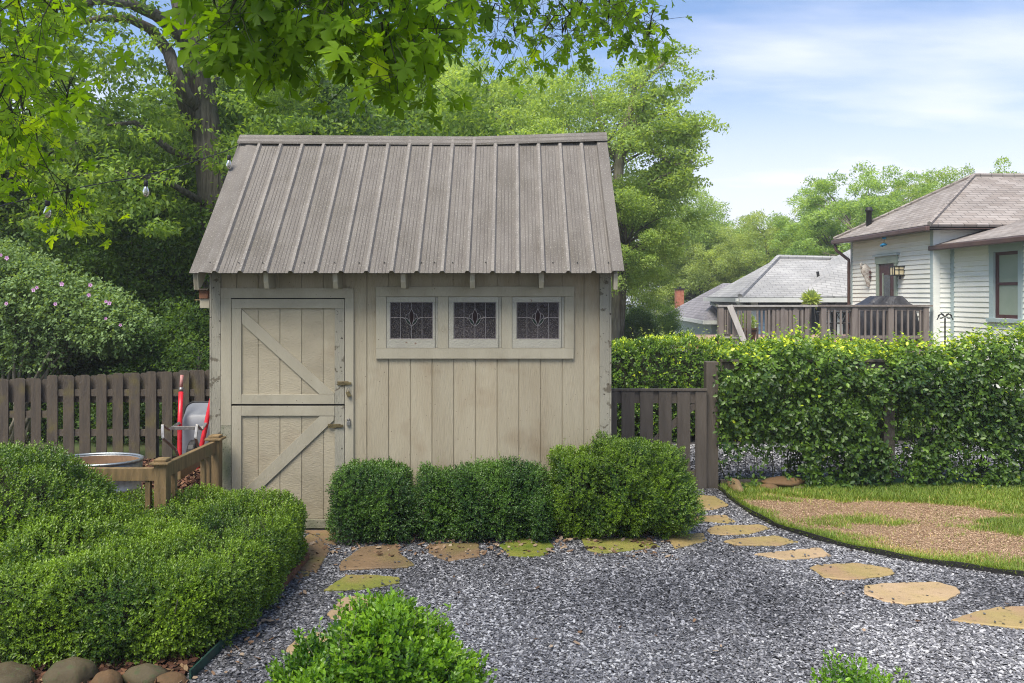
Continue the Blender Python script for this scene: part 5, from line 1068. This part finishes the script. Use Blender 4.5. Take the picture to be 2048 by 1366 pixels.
for a, b, z0_, z1_ in ((1474,1483,665,620),(1487,1491,672,617),(1655,1662,680,625),(1672,1685,680,618)):
    mb = MB(); mb.box(WX(a,27.4), WX(b,27.4), 27.4, 27.49, WZ(z0_,27.4), WZ(z1_,27.4)); mb.build('window_frame', M['white'], h2)
mb = MB(); clap(mb, (WX(1514,27.3), 27.45), (WX(1534,27.3), 27.45), -1.2, WZ(612,27.3), h=.14, out=(0,-1)); mb.build('blue_wall', M['bluewall'], h2)
for P in ([W(1422,600,30.8), W(1424,607,30.6), W(1436,612,30)], [W(1474,600,27.0), W(1476,607,27.1), W(1490,612,27.4)]):
    mb = MB(); mb.tube(P, .06, 8); mb.build('downspout', M['gutter_w'], h2, smooth=True)
mb = MB(); c = W(1638,556,28.2); mb.tube([c+Vector((0,0,-.1)), c+Vector((-.05,0,.22))], .05, 8); mb.lathe([(.14,-.02),(.05,.05)], c+Vector((0,0,-.07)), 10); mb.build('vent_pipe', M['black_metal'], h2)
mb = MB(); c = W(1697,563,28.0); mb.box(c.x-.06, c.x+.2, c.y-.1, c.y+.1, c.z-.25, c.z+.28); mb.build('chimney_vent', M['maroon'], h2)
# ---------------- outbuilding with a chimney ----------------
h3 = thing('outbuilding', 'small pale outbuilding with a dark shingle roof and a red brick chimney', 'building', (8.5, 34, -1.3))
A = W(1408,641,30); B = W(1328,627,40); B.z = A.z; B.x = WX(1328,40); C3 = Vector((WX(1450,30)+3,29.9,A.z)); R3 = Vector((WX(1452,34),34.5,WZ(566,34))); 
tri_roof('roof', [[A, R3, B], [A, C3, Vector((C3.x,34.5,R3.z)), R3], [B, R3, Vector((C3.x,34.5,R3.z)), Vector((C3.x,40,A.z))]], M['sh_dark'], h3)
mb = MB(); d3 = (B-A).normalized(); n3 = Vector((d3.y,-d3.x,0)); n3 = n3 if n3.x > 0 else -n3
a3 = A+n3*.35+d3*.35; b3_ = B+n3*.35-d3*.3; P = [a3, C3+Vector((0,.35,0)), Vector((C3.x,39.5,0)), b3_]; mb.prism([(p.x, p.y, -1.4) for p in P], (0,0,A.z+1.35)); o = mb.build('wall', M['wallgrey'], h3); clean(o.data)
mb = MB(); mb.bar(A+Vector((0,0,-.07)), B+Vector((0,0,-.07)), .05, .14); mb.bar(A+Vector((0,0,-.07)), C3+Vector((0,0,-.07)), .05, .14); mb.build('fascia', M['white'], h3)
mb = MB(); q = a3-n3*.01; mb.box(q.x-.02, q.x+.10, q.y-.06, q.y-.01, -1.3, A.z-.08); mb.build('corner_board', M['white'], h3)
t = .3; p = a3.lerp(b3_, .22); mb = MB(); mb.bar((p.x-.03, p.y, -1.0), (p.x-.03, p.y, .85), .5, .5); mb.build('door', M['maroon'], h3)
ch_ = W(1360,560,38.5); cx0, cx1 = WX(1353,38.5), WX(1368,38.5); mb = MB(); mb.box(cx0, cx1, 38.5, 38.95, .2, WZ(579,38.5)); c_ = mb.build('chimney', M['brick'], h3)
mb = MB(); mb.box(cx0-.03, cx1+.03, 38.46, 39.0, WZ(579,38.5)+.001, WZ(576.5,38.5)); mb.box(cx0+.1, cx1-.1, 38.6, 38.85, WZ(576.5,38.5), WZ(573,38.5)); mb.build('chimney_cap', M['black_metal'], c_)
# little gabled building peeking past the shed
h4 = thing('small_gabled_building', 'small grey gabled building with a louvred vent just visible past the shed', 'building', (WX(1222,34), 35, -1.3))
y4 = 34.0; x4 = WX(1229,y4); mb = MB(); mb.box(x4-1.0, x4+.18, y4, y4+4, -1.4, WZ(645,y4)); mb.build('wall', M['white'], h4)
xa, xb, xm = WX(1217,y4), WX(1238,y4), WX(1229,y4)
tri_roof('roof', [[(WX(1180,y4-.1),y4-.15,WZ(650,y4)), (WX(1229,y4),y4-.15,WZ(636,y4)), (WX(1229,y4+4),y4+4,WZ(636,y4)), (WX(1180,y4),y4+4,WZ(650,y4))], [(WX(1229,y4),y4-.15,WZ(636,y4)), (xb+.05,y4-.15,WZ(645,y4)), (xb+.1,y4+4,WZ(645,y4)), (WX(1229,y4+4),y4+4,WZ(636,y4))]], M['sh_dark'], h4)
tri_roof('roof', [[(WX(1150,36),36,WZ(640,36)),(WX(1244,36),36,WZ(640,36)),(WX(1226,38.5),38.5,WZ(618,38.5)),(WX(1150,38.5),38.5,WZ(618,38.5))]], M['sh_dark'], h4)
mb = MB(); mb.box(WX(1219,y4), WX(1234,y4), y4-.03, y4-.005, WZ(674,y4), WZ(651,y4)); mb.build('louvre', M['deck'], h4)
rb = thing('raised_bed', 'orange brown timber raised planting bed beyond the gate hedge', 'planter', (WX(1390,17), 17, -.5))
z = WZ(692,17); mb = MB(); mb.bar((WX(1350,15.6),15.6,z-.12), (WX(1337,18.0),18.0,z-.12), .05, .3); mb.bar((WX(1350,15.6),15.6,z-.12), (WX(1460,15.6),15.6,z-.12), .05, .3); mb.build('front_boards', M['deckgrey'], rb)
mb = MB(); mb.bar((WX(1337,18.0),18.0,z-.08), (WX(1452,18.0),18.0,z-.08), .05, .34); mb.build('back_board', M['orangewood'], rb)
# ---------------- trees ----------------
def limb(mb, a, b, r0, r1, bend=.12, n=6, seed=0, segs=7):
    r = random.Random(seed); a, b = Vector(a), Vector(b); L_ = (b-a).length; o = Vector((r.gauss(0,1), r.gauss(0,1), r.gauss(0,.5)))*bend*L_; P, R = [], []
    for i in range(segs+1):
        t = i/segs; P.append(a.lerp(b, t)+o*math.sin(math.pi*t)*.6+Vector((0,0,.10*L_*math.sin(math.pi*t)))); R.append(r0+(r1-r0)*t**.8)
    mb.tube(P, R, n); return P
def crown_pts(seed, n_cl, per, cr, flat=.55, shell=.35, lobes=7, low=-.75):
    r = np.random.default_rng(seed); ld = norm(r.normal(size=(lobes, 3))); la = r.uniform(.62, 1.08, lobes)
    u = norm(r.normal(size=(n_cl*3, 3))); u = u[u[:,2] > low][:n_cl]
    w = np.exp(4*(u@ld.T)); rad = (w*la).sum(1)/w.sum(1)
    rr_ = r.uniform(shell, 1, len(u))**.6*rad; c = u*rr_[:,None]
    C, U, CT = [], [], []
    for i in range(len(c)):
        k = int(per*r.uniform(.6, 1.3)); s = cr*r.uniform(.7, 1.3); ax = norm(r.normal(size=(1,3))*np.array([1,1,.3])+c[i:i+1]*.8)[0]
        g = norm(r.normal(size=(k, 3))+np.array([0,0,.55]))*(r.uniform(.25, 1, k)**.45)[:,None]*np.array([s, s, s*flat*1.5])*1.5+ax*(r.uniform(-.7, .9, k)*s)[:,None]
        C.append(c[i]+g); U.append(np.tile(c[i], (k, 1))); CT.append(np.full(k, r.normal()*.12)+g[:,2]/s*.05)
    return c, np.concatenate(C), np.concatenate(U), np.concatenate(CT)
def tree_proto(name, lab, cat, seed, H, R, m, bark, n_cl=150, per=420, leaf=.09, trunk=.22, cz=None, zr=None, cr=.13, flat=.5, tmpl=T_LEAF, low=-.75, droop=-.15, nl=26, shell=.35, upn=.9):
    t = thing(name, lab, cat, (0,0,0)); cz = cz or H*.62; zr = zr or H*.40
    c, C, U, CT = crown_pts(seed, n_cl, per, cr, flat, low=low, shell=shell)
    sc = np.array([R, R, zr]); C = C*sc+np.array([0,0,cz]); n = len(C)
    D = norm(U+RNG.normal(size=(n,3))*.8); D[:,2] += droop; Nn = RNG.normal(size=(n,3))*.6+np.array([0,0,upn])+U*.4
    scatter('crown', tmpl, C, D, Nn, RNG.uniform(.7, 1.25, n)*leaf, .44+CT*1.4+RNG.normal(size=n)*.19, m, t)
    mb = MB(); top = Vector((random.uniform(-.1,.1)*R, random.uniform(-.1,.1)*R, cz+zr*.5)); sp_ = limb(mb, (0,0,-.3), top, trunk, trunk*.25, .03, 10, seed, 10)
    idx = np.random.default_rng(seed).permutation(len(c))[:nl]
    for q, i in enumerate(idx):
        b = Vector(c[i]*sc)+Vector((0,0,cz)); k = max(3, min(9, int(3+6*max(0, min(1, (b.z-cz+zr)/(2*zr)))*.9))); limb(mb, sp_[k], b, trunk*.32, trunk*.05, .10, 5, seed*50+q, 6)
    mb.build('trunk', bark, t, smooth=True); return t
def put(src, name, lab, x, y, z, s, rz, m, group='trees behind the shed and houses', cat='tree', sz=None, first=False):
    t = src if first else copy_tree(src); t.location = (x, y, z); t.rotation_euler = (0,0,rz); t.scale = (s, s, sz or s); tag(t, lab, cat, group); t.name = name
    for ch in t.children:
        if ch.name.startswith('crown'): ch.material_slots[0].link = 'OBJECT'; ch.material_slots[0].material = m
    return t
A_ = tree_proto('broadleaf_tree', '', 'tree', 3, 10, 4.2, M['tree_l'], M['bark_pale'], n_cl=240, per=330, leaf=.115, cr=.085, nl=44, trunk=.2, zr=4.3, cz=5.6, low=-.95)
B_ = tree_proto('broadleaf_tree', '', 'tree', 5, 10, 4.0, M['tree_m'], M['bark'], n_cl=210, per=330, leaf=.125, cr=.10, nl=40, trunk=.22, zr=4.6, cz=5.4, low=-.98)
C_p = tree_proto('feathery_tree', '', 'tree', 9, 10, 4.0, M['tree_f'], M['bark_pale'], n_cl=260, per=230, leaf=.16, cr=.075, flat=.35, nl=50, trunk=.2, zr=4.4, cz=5.6, low=-.9, tmpl=T_LONG)
D_p = tree_proto('dense_shrub', '', 'shrub', 12, 4, 1.7, M['tree_d'], M['bark'], n_cl=110, per=300, leaf=.065, cr=.14, nl=30, trunk=.06, zr=1.9, cz=1.8, low=-1)
pl_ = lambda src, nm, lab, px, Y, top, s, m, rz, H=9.9, z0=None, first=False, sz=None, cat='tree', group='trees behind the shed and houses': put(src, nm, lab, WX(px,Y), Y, (z0 if z0 is not None else WZ(top,Y)-H*(sz or s)), s, rz, m, group, cat, sz, first)
# right of the shed and beyond
pl_(A_, 'broadleaf_tree', 'tall light green tree rising right behind the shed roof, reaching highest into the sky', 1165, 25, 118, .86, M['tree_l'], .4, first=True)
pl_(B_, 'broadleaf_tree', 'mid green tree standing directly behind the left half of the shed ridge', 760, 20, -10, 1.15, M['tree_m'], 1.0, first=True)
pl_(A_, 'broadleaf_tree', 'light green tree behind the middle of the shed ridge, lower than its neighbours', 1010, 27, 100, 1.05, M['tree_l'], 2.2)
pl_(B_, 'broadleaf_tree', 'bright green tree close against the right edge of the shed roof, reaching low', 1240, 24, 330, .50, M['tree_l'], 2.8)
pl_(A_, 'broadleaf_tree', 'rounded green tree between the shed and the brick chimney', 1350, 48, 340, 1.0, M['tree_l'], 3.3)
pl_(B_, 'broadleaf_tree', 'pale far tree left of the valley in the treeline', 1430, 50, 410, .95, M['tree_f'], .3)
pl_(A_, 'broadleaf_tree', 'olive green rounded tree above the left end of the grey roof', 1535, 44, 415, .85, M['tree_fg'], 5.1)
pl_(B_, 'broadleaf_tree', 'pale olive tree above the brick chimney', 1400, 46, 450, .8, M['tree_fg'], 4.1)
pl_(C_p, 'feathery_tree', 'tall feathery olive tree rising behind the house eave', 1740, 38, 318, 1.0, M['tree_f'], 1.2, first=True)
pl_(C_p, 'feathery_tree', 'feathery pale tree leaning behind the ridge of the grey roof', 1655, 42, 378, .85, M['tree_f'], 2.9)
pl_(C_p, 'feathery_tree', 'thin feathery tree just left of the house roof slope', 1840, 40, 345, .75, M['tree_fg'], 5.0)
pl_(A_, 'broadleaf_tree', 'yellow green tree top showing over the white house ridge', 1955, 34, 322, .75, M['tree_l'], 4.4)
pl_(B_, 'broadleaf_tree', 'tree top at the right edge above the white house ridge', 2120, 36, 330, .75, M['tree_l'], 2.0)
pl_(B_, 'broadleaf_tree', 'far pale tree between the two feathery trees', 1610, 58, 415, 1.15, M['tree_f'], 5.5)
pl_(A_, 'broadleaf_tree', 'far pale tree behind the outbuilding roof', 1490, 60, 425, 1.1, M['tree_f'], .9)
# shrubs in the middle distance
gs = 'shrubs beyond the gate hedge'
pl_(D_p, 'dense_shrub', 'dark blue green holly bush past the right side of the shed', 1268, 26, 605, .62, M['tree_d'], .4, H=3.7, first=True, cat='shrub', group=gs)
pl_(D_p, 'dense_shrub', 'mid green bush between the dark holly and the outbuilding', 1308, 29, 590, .72, M['tree_m'], 1.7, H=3.7, cat='shrub', group=gs)
pl_(D_p, 'dense_shrub', 'low grey green bush right behind the gate hedge near the shed wall', 1232, 18, 682, .42, M['tree_m'], 2.4, H=3.7, cat='shrub', group=gs)
for i, (px, lab) in enumerate(((1320,'pale wispy plant in front of the outbuilding wall, left clump'),(1362,'pale wispy plant before the outbuilding door'),(1400,'pale wispy plant nearest the deck stairs'))):
    fp = thing('wispy_plant', lab, 'plant', (WX(px,19), 19, -.6), 'wispy plants by the outbuilding'); n = 900; y = 19.0
    a = RNG.uniform(0, 6.28, n); t = RNG.uniform(0, 1, n); sp2 = RNG.integers(0, 34, n); an = sp2*2.4; L3 = (1.95+.3*np.sin(sp2*3.1)); lean = .34+.1*np.cos(sp2*5.)
    Cc = np.column_stack([WX(px,y)+np.cos(an)*lean*t*L3*.8, y+np.sin(an)*lean*t*L3*.8, -.6+t*L3*.93]); sd_ = np.where(RNG.uniform(size=n) < .5, 1, -1)
    Dd = np.column_stack([-np.sin(an)*sd_+np.cos(an)*.3, np.cos(an)*sd_, np.full(n, .5)]); scatter('foliage', T_LONG, Cc, Dd, rdir(n)+np.array([0,0,1]), RNG.uniform(.08,.17,n)*(1.3-t*.8), .75+RNG.normal(size=n)*.2, M['tree_fg'], fp)
# ---- the wood on the left ----
gl = 'trees of the wood on the left'
pl_(B_, 'broadleaf_tree', 'dark green tree filling the wood just left of the shed roof', 520, 18, 90, .95, M['tree_d'], 3.6, group=gl)
pl_(B_, 'broadleaf_tree', 'dark leafy tree behind the pink flowering shrub', 80, 17, 170, .9, M['tree_d'], .6, group=gl)
pl_(A_, 'broadleaf_tree', 'mid green tree deep in the wood behind the string lights', 270, 20, 190, .85, M['tree_d'], 1.9, group=gl)
pl_(B_, 'broadleaf_tree', 'tree at the far left edge of the wood', -150, 15, 0, .9, M['tree_d'], 4.9, group=gl)
pl_(A_, 'broadleaf_tree', 'green tree behind the upper left corner of the shed roof', 620, 24, 90, 1.05, M['tree_m'], 5.2, group=gl)
pl_(B_, 'broadleaf_tree', 'farthest tree of the wood seen through the gaps', 180, 30, 200, 1.3, M['tree_d'], 2.5, group=gl)
pl_(A_, 'broadleaf_tree', 'tall tree back in the wood behind the big trunk', 420, 27, 190, 1.1, M['tree_m'], 3.0, group=gl)
pl_(B_, 'broadleaf_tree', 'leafy tree behind the ridge between the wood and the light green trees', 880, 30, 40, 1.25, M['tree_m'], .1, group=gl)
gu = 'shrubs behind the board fence'  # leaves mostly coloured dark, standing in for shade in the fence gaps
for i, (px, Y, top, s, m, lab) in enumerate((
 (330,13.6,560,.95,'tree_d','dark shrub behind the fence left of the wheelbarrow'),(400,12.8,600,.80,'tree_d','leafy green shrub squeezed between fence and shed corner'),(240,14.5,430,1.15,'tree_d','tall dark laurel behind the flowering shrub'),
 (110,13.8,640,.85,'tree_d','glossy low shrub behind the left end of the fence'),(20,13.2,560,.95,'tree_d','dark shrub at the left edge behind the fence'),(330,16,380,1.5,'tree_d','high dark thicket under the string lights'),(60,15.5,420,1.4,'tree_m','green thicket above the pink flowering shrub'),(450,15.5,420,1.3,'tree_d','shadowy thicket beside the big trunk'),(180,13.0,690,.6,'tree_d','small darkened shrub peeking over the fence boards'))):
    pl_(D_p, 'dense_shrub', lab, px, Y, top, s, M[m], i*1.3, H=3.7, cat='shrub', group=gu)
# flowering shrub
fl = thing('flowering_shrub', 'rose of sharon shrub dotted with pink flowers leaning over the fence', 'shrub', (WX(60,12.3), 12.3, 0))
n_s = 900; bl = [(WX(40,12.3),12.3,WZ(590,12.3),1.0,.6,.55),(WX(150,12.2),12.2,WZ(625,12.2),.85,.5,.42),(WX(225,12.1),12.1,WZ(660,12.1),.55,.4,.30),(WX(-30,12.4),12.4,WZ(560,12.4),.8,.6,.6),(WX(60,12.4),12.4,WZ(680,12.4),.9,.5,.45)]
C, D, NL, SZ, TI = [], [], [], [], []
for cx, cy, cz, a, b, c in bl:
    for _ in range(n_s):
        u = rdir(1)[0]; q = np.array([cx,cy,cz])+u*np.array([a,b,c])*random.uniform(.6,1.02); k = 16; d = norm((u+np.array([.5,0,.25])+RNG.normal(size=3)*.3)[None])[0]; t = RNG.uniform(-.2,.16,k)
        C.append(q+d*t[:,None]+RNG.normal(size=(k,3))*.02); D.append(RNG.normal(size=(k,3))+d*.9+np.array([0,0,-.2])); NL.append(RNG.normal(size=(k,3))*.5+np.array([0,-.3,1])); SZ.append(RNG.uniform(.035,.065,k)); TI.append(np.full(k, .45+RNG.normal()*.12)+RNG.normal(size=k)*.1)
M['hib'] = leafmat('hibiscus_leaf', (.075,.14,.050,1), (.26,.38,.15,1), .35, .5, .3)
scatter('foliage', T_OVAL, np.concatenate(C), np.concatenate(D), np.concatenate(NL), np.concatenate(SZ), np.concatenate(TI), M['hib'], fl)
mb = MB(); mb2 = MB()
for i, (px, py) in enumerate(((2,510),(14,516),(74,575),(67,580),(124,568),(181,570),(13,607),(111,608),(212,603),(219,606),(212,637),(241,650),(178,590))):
    p = W(px, py, 11.62); r_ = random.uniform(.020,.031)
    f = MB()
    for k in range(5):
        a = 2*math.pi*k/5+i; d = Vector((math.cos(a), -.25, math.sin(a))); sd2 = Vector((-math.sin(a), 0, math.cos(a)))
        f.face([p, p+d*r_*.6+sd2*r_*.45, p+d*r_*1.15+sd2*r_*.2, p+d*r_*1.15-sd2*r_*.2, p+d*r_*.6-sd2*r_*.45])
    if i == 0: M['petal'] = mat('pink_petal', (.46,.22,.46,1), (.56,.36,.56,1), .5, 20); M['eye'] = mat('dark_pink_eye', (.25,.01,.08,1), rough=.6)
    fo = f.build('flower', M['petal'], fl); e = MB(); e.lathe([(0,-.006),(.008,0),(0,.008)], p+Vector((0,-.008,0)), 6); e.build('flower_eye', M['eye'], fo)
mb = MB()
for _ in range(12): limb(mb, (WX(25,12.3)+random.uniform(-.2,.2),12.3,0), (WX(random.uniform(-20,240),12.2),12.2,WZ(random.uniform(560,650),12.2)), .035, .008, .08, 6, _, 8)
mb.build('stems', M['bark_pale'], fl, smooth=True)
# the big old tree with the leaning trunk
bt = thing('old_tree', 'big old tree with a thick furrowed trunk and arching grey limbs left of the shed', 'tree', (WX(430,14.5), 14.5, -.3))
def px_path(L_): return [W(a, b, c) for a, b, c in L_]
mb = MB()
mb.tube(px_path([(452,1000,14.5),(448,800,14.5),(440,600,14.5),(432,440,14.5),(418,300,14.5),(405,200,14.5),(388,110,14.4),(372,40,14.3),(350,-60,14.2),(330,-200,14.0)]), [.36,.32,.29,.27,.25,.23,.21,.19,.17,.12], 14)
mb.tube(px_path([(418,300,14.5),(414,200,14.6),(432,80,14.7),(440,-30,14.9),(470,-160,15)]), [.20,.17,.14,.12,.08], 10)
mb.tube(px_path([(386,100,14.4),(352,62,14.0),(312,30,13.6),(262,8,13.2),(200,0,12.8),(120,14,12.4),(60,-10,12)]), [.14,.12,.10,.085,.07,.05,.03], 9)
mb.tube(px_path([(386,260,14.4),(362,180,14.2),(338,105,14.0),(302,58,13.8),(262,38,13.5),(200,36,13.2),(150,48,13)]), [.13,.12,.105,.09,.075,.05,.03], 9)
mb.tube(px_path([(395,215,14.4),(372,190,14.0),(350,140,13.8),(338,105,14.0)]), [.12,.11,.1,.09], 8)
mb.tube(px_path([(415,330,14.5),(340,300,13.8),(270,245,13.5),(215,250,13.2)]), [.08,.06,.045,.02], 7); mb.tube(px_path([(430,420,14.5),(330,360,13.6),(230,345,13),(150,350,12.7)]), [.07,.05,.035,.015], 7); mb.tube(px_path([(200,255,15),(160,285,14.6),(130,315,14.4)]), [.09,.08,.05], 7)
mb.build('trunk', M['bark'], bt, smooth=True)
C, D, NL, SZ, TI = [], [], [], [], []
rg = np.random.default_rng(21)
for _ in range(620):
    px, py = rg.uniform(60, 620), rg.uniform(-160, 470)
    if 325 < px < 465 and py < 440 and rg.uniform() < .30: continue
    if 150 < px < 360 and py < 120 and rg.uniform() < .62: continue
    Y = rg.uniform(12.2, 14.2) if not (340 < px < 450) else rg.uniform(13.4, 16.); q = np.array(W(px, py, Y)); k = 60; s = rg.uniform(.16, .34)
    ax = norm((rg.normal(size=3)*np.array([1,1,.25]))[None])[0]; t = rg.uniform(-1, 1, k)*s
    C.append(q+ax*t[:,None]+rg.normal(size=(k,3))*np.array([.10,.10,.05])); D.append(rg.normal(size=(k,3))*.6+ax*.6+np.array([0,0,-.45])); NL.append(rg.normal(size=(k,3))*.5+np.array([0,0,.9])); SZ.append(rg.uniform(.06,.12,k)); TI.append(np.full(k,.50+rg.normal()*.17)+rg.normal(size=k)*.12)
scatter('crown', T_LONG, np.concatenate(C), np.concatenate(D), np.concatenate(NL), np.concatenate(SZ), np.concatenate(TI), M['tree_m'], bt, wid=np.full(sum(len(c) for c in C), 1.7))
# right hand sprawling branches of the light tree against the sky
ob = thing('spreading_tree', 'light green tree with open spreading branches against the blue sky right of the shed roof', 'tree', (WX(1235,24), 24, -1))
mb = MB(); mb.tube(px_path([(1225,800,24),(1228,600,24),(1232,420,24),(1240,300,24),(1262,215,24),(1290,160,24),(1330,125,24)]), [.22,.2,.17,.14,.10,.07,.03], 9)
brs = [[(1236,330,24),(1265,280,23.8),(1290,268,23.5),(1330,262,23.5),(1370,250,23.5),(1410,252,23.4)],[(1245,290,24),(1275,230,24),(1300,195,24),(1345,180,24),(1385,165,24)],[(1240,300,24),(1300,300,23.4),(1350,330,23.2),(1385,322,23.1)],[(1262,215,24),(1270,160,24.2),(1310,118,24.2),(1360,112,24)],[(1232,420,24),(1290,370,23.5),(1340,345,23.3),(1370,352,23.2)],[(1250,260,24),(1310,235,24),(1350,222,23.7),(1400,285,23.4)],[(1236,330,24),(1200,250,24),(1180,180,24)]]
C, D, NL, SZ, TI = [], [], [], [], []
for b in brs:
    P = px_path(b); mb.tube(P, [.085-.07*i/(len(P)-1) for i in range(len(P))], 6)
    for s_ in range(len(P)-1):
        if s_ == 0: continue
        for _ in range(15):
            q = np.array(P[s_].lerp(P[s_+1], random.random()))+RNG.normal(size=3)*np.array([.24,.35,.20]); k = 48; g = rdir(k)*RNG.uniform(.2,1,k)[:,None]**.5*np.array([.30,.30,.15])
            C.append(q+g); D.append(RNG.normal(size=(k,3))*.8+np.array([.2,0,0])); NL.append(RNG.normal(size=(k,3))*.6+np.array([0,0,.9])); SZ.append(RNG.uniform(.08,.13,k)); TI.append(np.full(k,.5+RNG.normal()*.16)+RNG.normal(size=k)*.12)
mb.build('trunk', M['bark_pale'], ob, smooth=True)
scatter('crown', T_LEAF, np.concatenate(C), np.concatenate(D), np.concatenate(NL), np.concatenate(SZ), np.concatenate(TI), M['tree_l'], ob)
# ---------------- the maple the photo is taken under ----------------
mp_ = thing('maple_tree', 'maple tree with big lobed leaves hanging into the top of the view from overhead', 'tree', (-3.4, .2, 0))
mb = MB(); mb.tube([(-3.4,.2,-.1),(-3.35,.2,1.2),(-3.3,.3,2.6),(-3.2,.5,4.2),(-3.1,.6,6)], [.30,.25,.23,.2,.14], 12)
L1 = [(-3.25,.4,3.4),(-2.4,1.6,4.2),(-1.6,2.8,4.6),(-.8,3.8,4.75),(.2,4.7,4.9),(1.0,5.6,5.0)]; mb.tube(L1, [.14,.10,.075,.05,.032,.015], 9)
L2 = [(-3.3,.3,3.0),(-3.2,1.6,3.8),(-3.1,2.9,4.2),(-2.9,4.2,4.4),(-2.6,5.4,4.5)]; mb.tube(L2, [.12,.09,.06,.04,.018], 9)
L3 = [(-2.4,1.6,4.2),(-1.3,2.4,4.0),(-.6,3.0,4.05),(.1,3.6,4.2)]; mb.tube(L3, [.07,.05,.035,.015], 8)
LP = []
for Lx in (L1, L2, L3):
    for a, b in zip(Lx[:-1], Lx[1:]):
        for t in range(5): LP.append(Vector(a).lerp(Vector(b), t/5))
LP0 = list(LP); rm = random.Random(5); C, D, NL, SZ, TI = [], [], [], [], []; tw_ = MB()
def mcluster(px, py, Y, n, sz, spread, tint):
    base = W(px, py, Y); near = min(LP, key=lambda p: (p-base).length+.8*max(0, base.z+.05-p.z)+(.0 if p in LP0 else .12)); LP.append(base+Vector((0,0,.03)))
    mid = near.lerp(base, .55)+Vector((rm.uniform(-.06,.06), rm.uniform(-.06,.06), .10+.12*(near-base).length*.3)); tw_.tube([near, near.lerp(mid,.5)+Vector((0,0,.04)), mid, base+Vector((0,0,.03)), base], [.005,.004,.003,.0022,.0014], 5)
    for i in range(n):
        a = rm.uniform(0, 6.283); q = base+Vector((rm.gauss(0,spread), rm.gauss(0,spread), rm.gauss(0,spread*.8)-.02)); tw_.tube([base.lerp(q, .1)+Vector((0,0,.01)), q], .0013, 4, cap=False)
        d = Vector((math.cos(a)*.8, math.sin(a)*.5, rm.uniform(-1.3, -.15))).normalized()
        nn = Vector((rm.gauss(0,.5), rm.gauss(-.6,.6), rm.gauss(.7,.5))) if rm.random() < .75 else Vector((rm.gauss(0,1), rm.gauss(0,1), rm.gauss(0,1)))
        C.append(q); D.append(d); NL.append(nn); SZ.append(sz*rm.uniform(.65, 1.15)); TI.append(tint+rm.gauss(0,.2))
def region(poly, n, Yr, nl, sz, spread, tint):
    xs_, ys_ = [p[0] for p in poly], [p[1] for p in poly]; c = 0
    while c < n:
        px, py = rm.uniform(min(xs_), max(xs_)), rm.uniform(min(ys_), max(ys_))
        if not inpoly(np.array([px]), np.array([py]), poly)[0]: continue
        mcluster(px, py, rm.uniform(*Yr), nl, sz, spread, tint+rm.gauss(0,.06)); c += 1
region([(400,-80),(640,-80),(640,60),(570,125),(510,150),(450,90),(420,30)], 36, (3.0,3.8), 7, .112, .10, .30)
region([(640,-80),(900,-80),(890,90),(840,150),(780,180),(700,120),(640,60)], 50, (3.0,3.9), 7, .105, .10, .36)
region([(880,-80),(1290,-80),(1310,40),(1300,90),(1180,80),(1060,100),(960,50),(890,50)], 62, (4.4,5.8), 8, .078, .14, .42)
region([(1180,0),(1300,20),(1315,100),(1240,105)], 9, (4.8,5.6), 7, .072, .12, .42)
region([(-60,-80),(120,-80),(130,20),(90,100),(140,190),(110,300),(-60,310)], 50, (3.8,4.9), 8, .095, .12, .62)  # leaves from here on tinted brighter, backlit glow put into the colour
region([(-60,290),(60,310),(60,410),(-60,420)], 10, (4.4,5.2), 6, .08, .10, .55)
region([(-40,225),(110,235),(90,280),(-40,280)], 8, (4.2,4.6), 6, .085, .09, .98)
region([(90,395),(200,400),(190,440),(110,435)], 6, (4.4,4.8), 5, .078, .08, .93)
arr = lambda L_: np.array([tuple(v) for v in L_])
for vi_, (c1, c2, tw2) in enumerate(((-.25,-.12,0),(.35,-.35,.15),(-.7,.25,-.2),(-.15,-.7,.1))):
    T = T_MAPLE[0].copy(); T[:,2] = c1*T[:,0]**2+c2*(T[:,1]-.3)**2+tw2*T[:,0]*T[:,1]+.05*np.abs(T[:,0]); sl2 = slice(vi_, None, 4)
    scatter('leaves', (T, T_MAPLE[1]), arr(C)[sl2], arr(D)[sl2], arr(NL)[sl2], np.array(SZ)[sl2], np.array(TI)[sl2], M['maple'], mp_, smooth=False)
tw_.build('twigs_or_shade_core', M['twig_or_core'], mp_, smooth=True); mb.build('trunk', M['bark'], mp_, smooth=True)
# its unseen crown overhead, added and thinned for the shade it casts
n = 4500; q = RNG.uniform([-7,-4,4.3],[.4,6.6,8.5],(n,3)); nz = nnoise(q, 1.5, 8); k = (q[:,2] > EYE+.36*np.maximum(q[:,1],0)+.35+(q[:,1] < 2)*.9)&(nz > -.1)&(((q[:,0]+3.3)/4.4)**2+((q[:,1]-1.4)/5.6)**2+((q[:,2]-5.4)/3.2)**2 < 1); q = q[k]; n = len(q)
scatter('crown', T_OVAL, q, RNG.normal(size=(n,3))+np.array([0,0,-.5]), RNG.normal(size=(n,3))*.6+np.array([0,0,1]), RNG.uniform(.09,.15,n), RNG.uniform(.2,.7,n), M['maple'], mp_, wid=np.full(n,1.4))

# ---------------- damp summer air ----------------
mb = MB(); mb.box(-150, 170, -25, 280, -6, 22); hz_ = mb.build('haze', M['soil']); hm = bpy.data.materials.new('haze'); hm.use_nodes = True; hn, hl = hm.node_tree.nodes, hm.node_tree.links; hn.clear()
hv = hn.new('ShaderNodeVolumePrincipled'); hv.inputs['Color'].default_value = (.92,.95,1,1); hv.inputs['Density'].default_value = .0017; hv.inputs['Anisotropy'].default_value = .3; ho = hn.new('ShaderNodeOutputMaterial'); hl.new(hv.outputs[0], ho.inputs['Volume'])
hz_.data.materials.clear(); hz_.data.materials.append(hm); tag(hz_, kind='stuff')
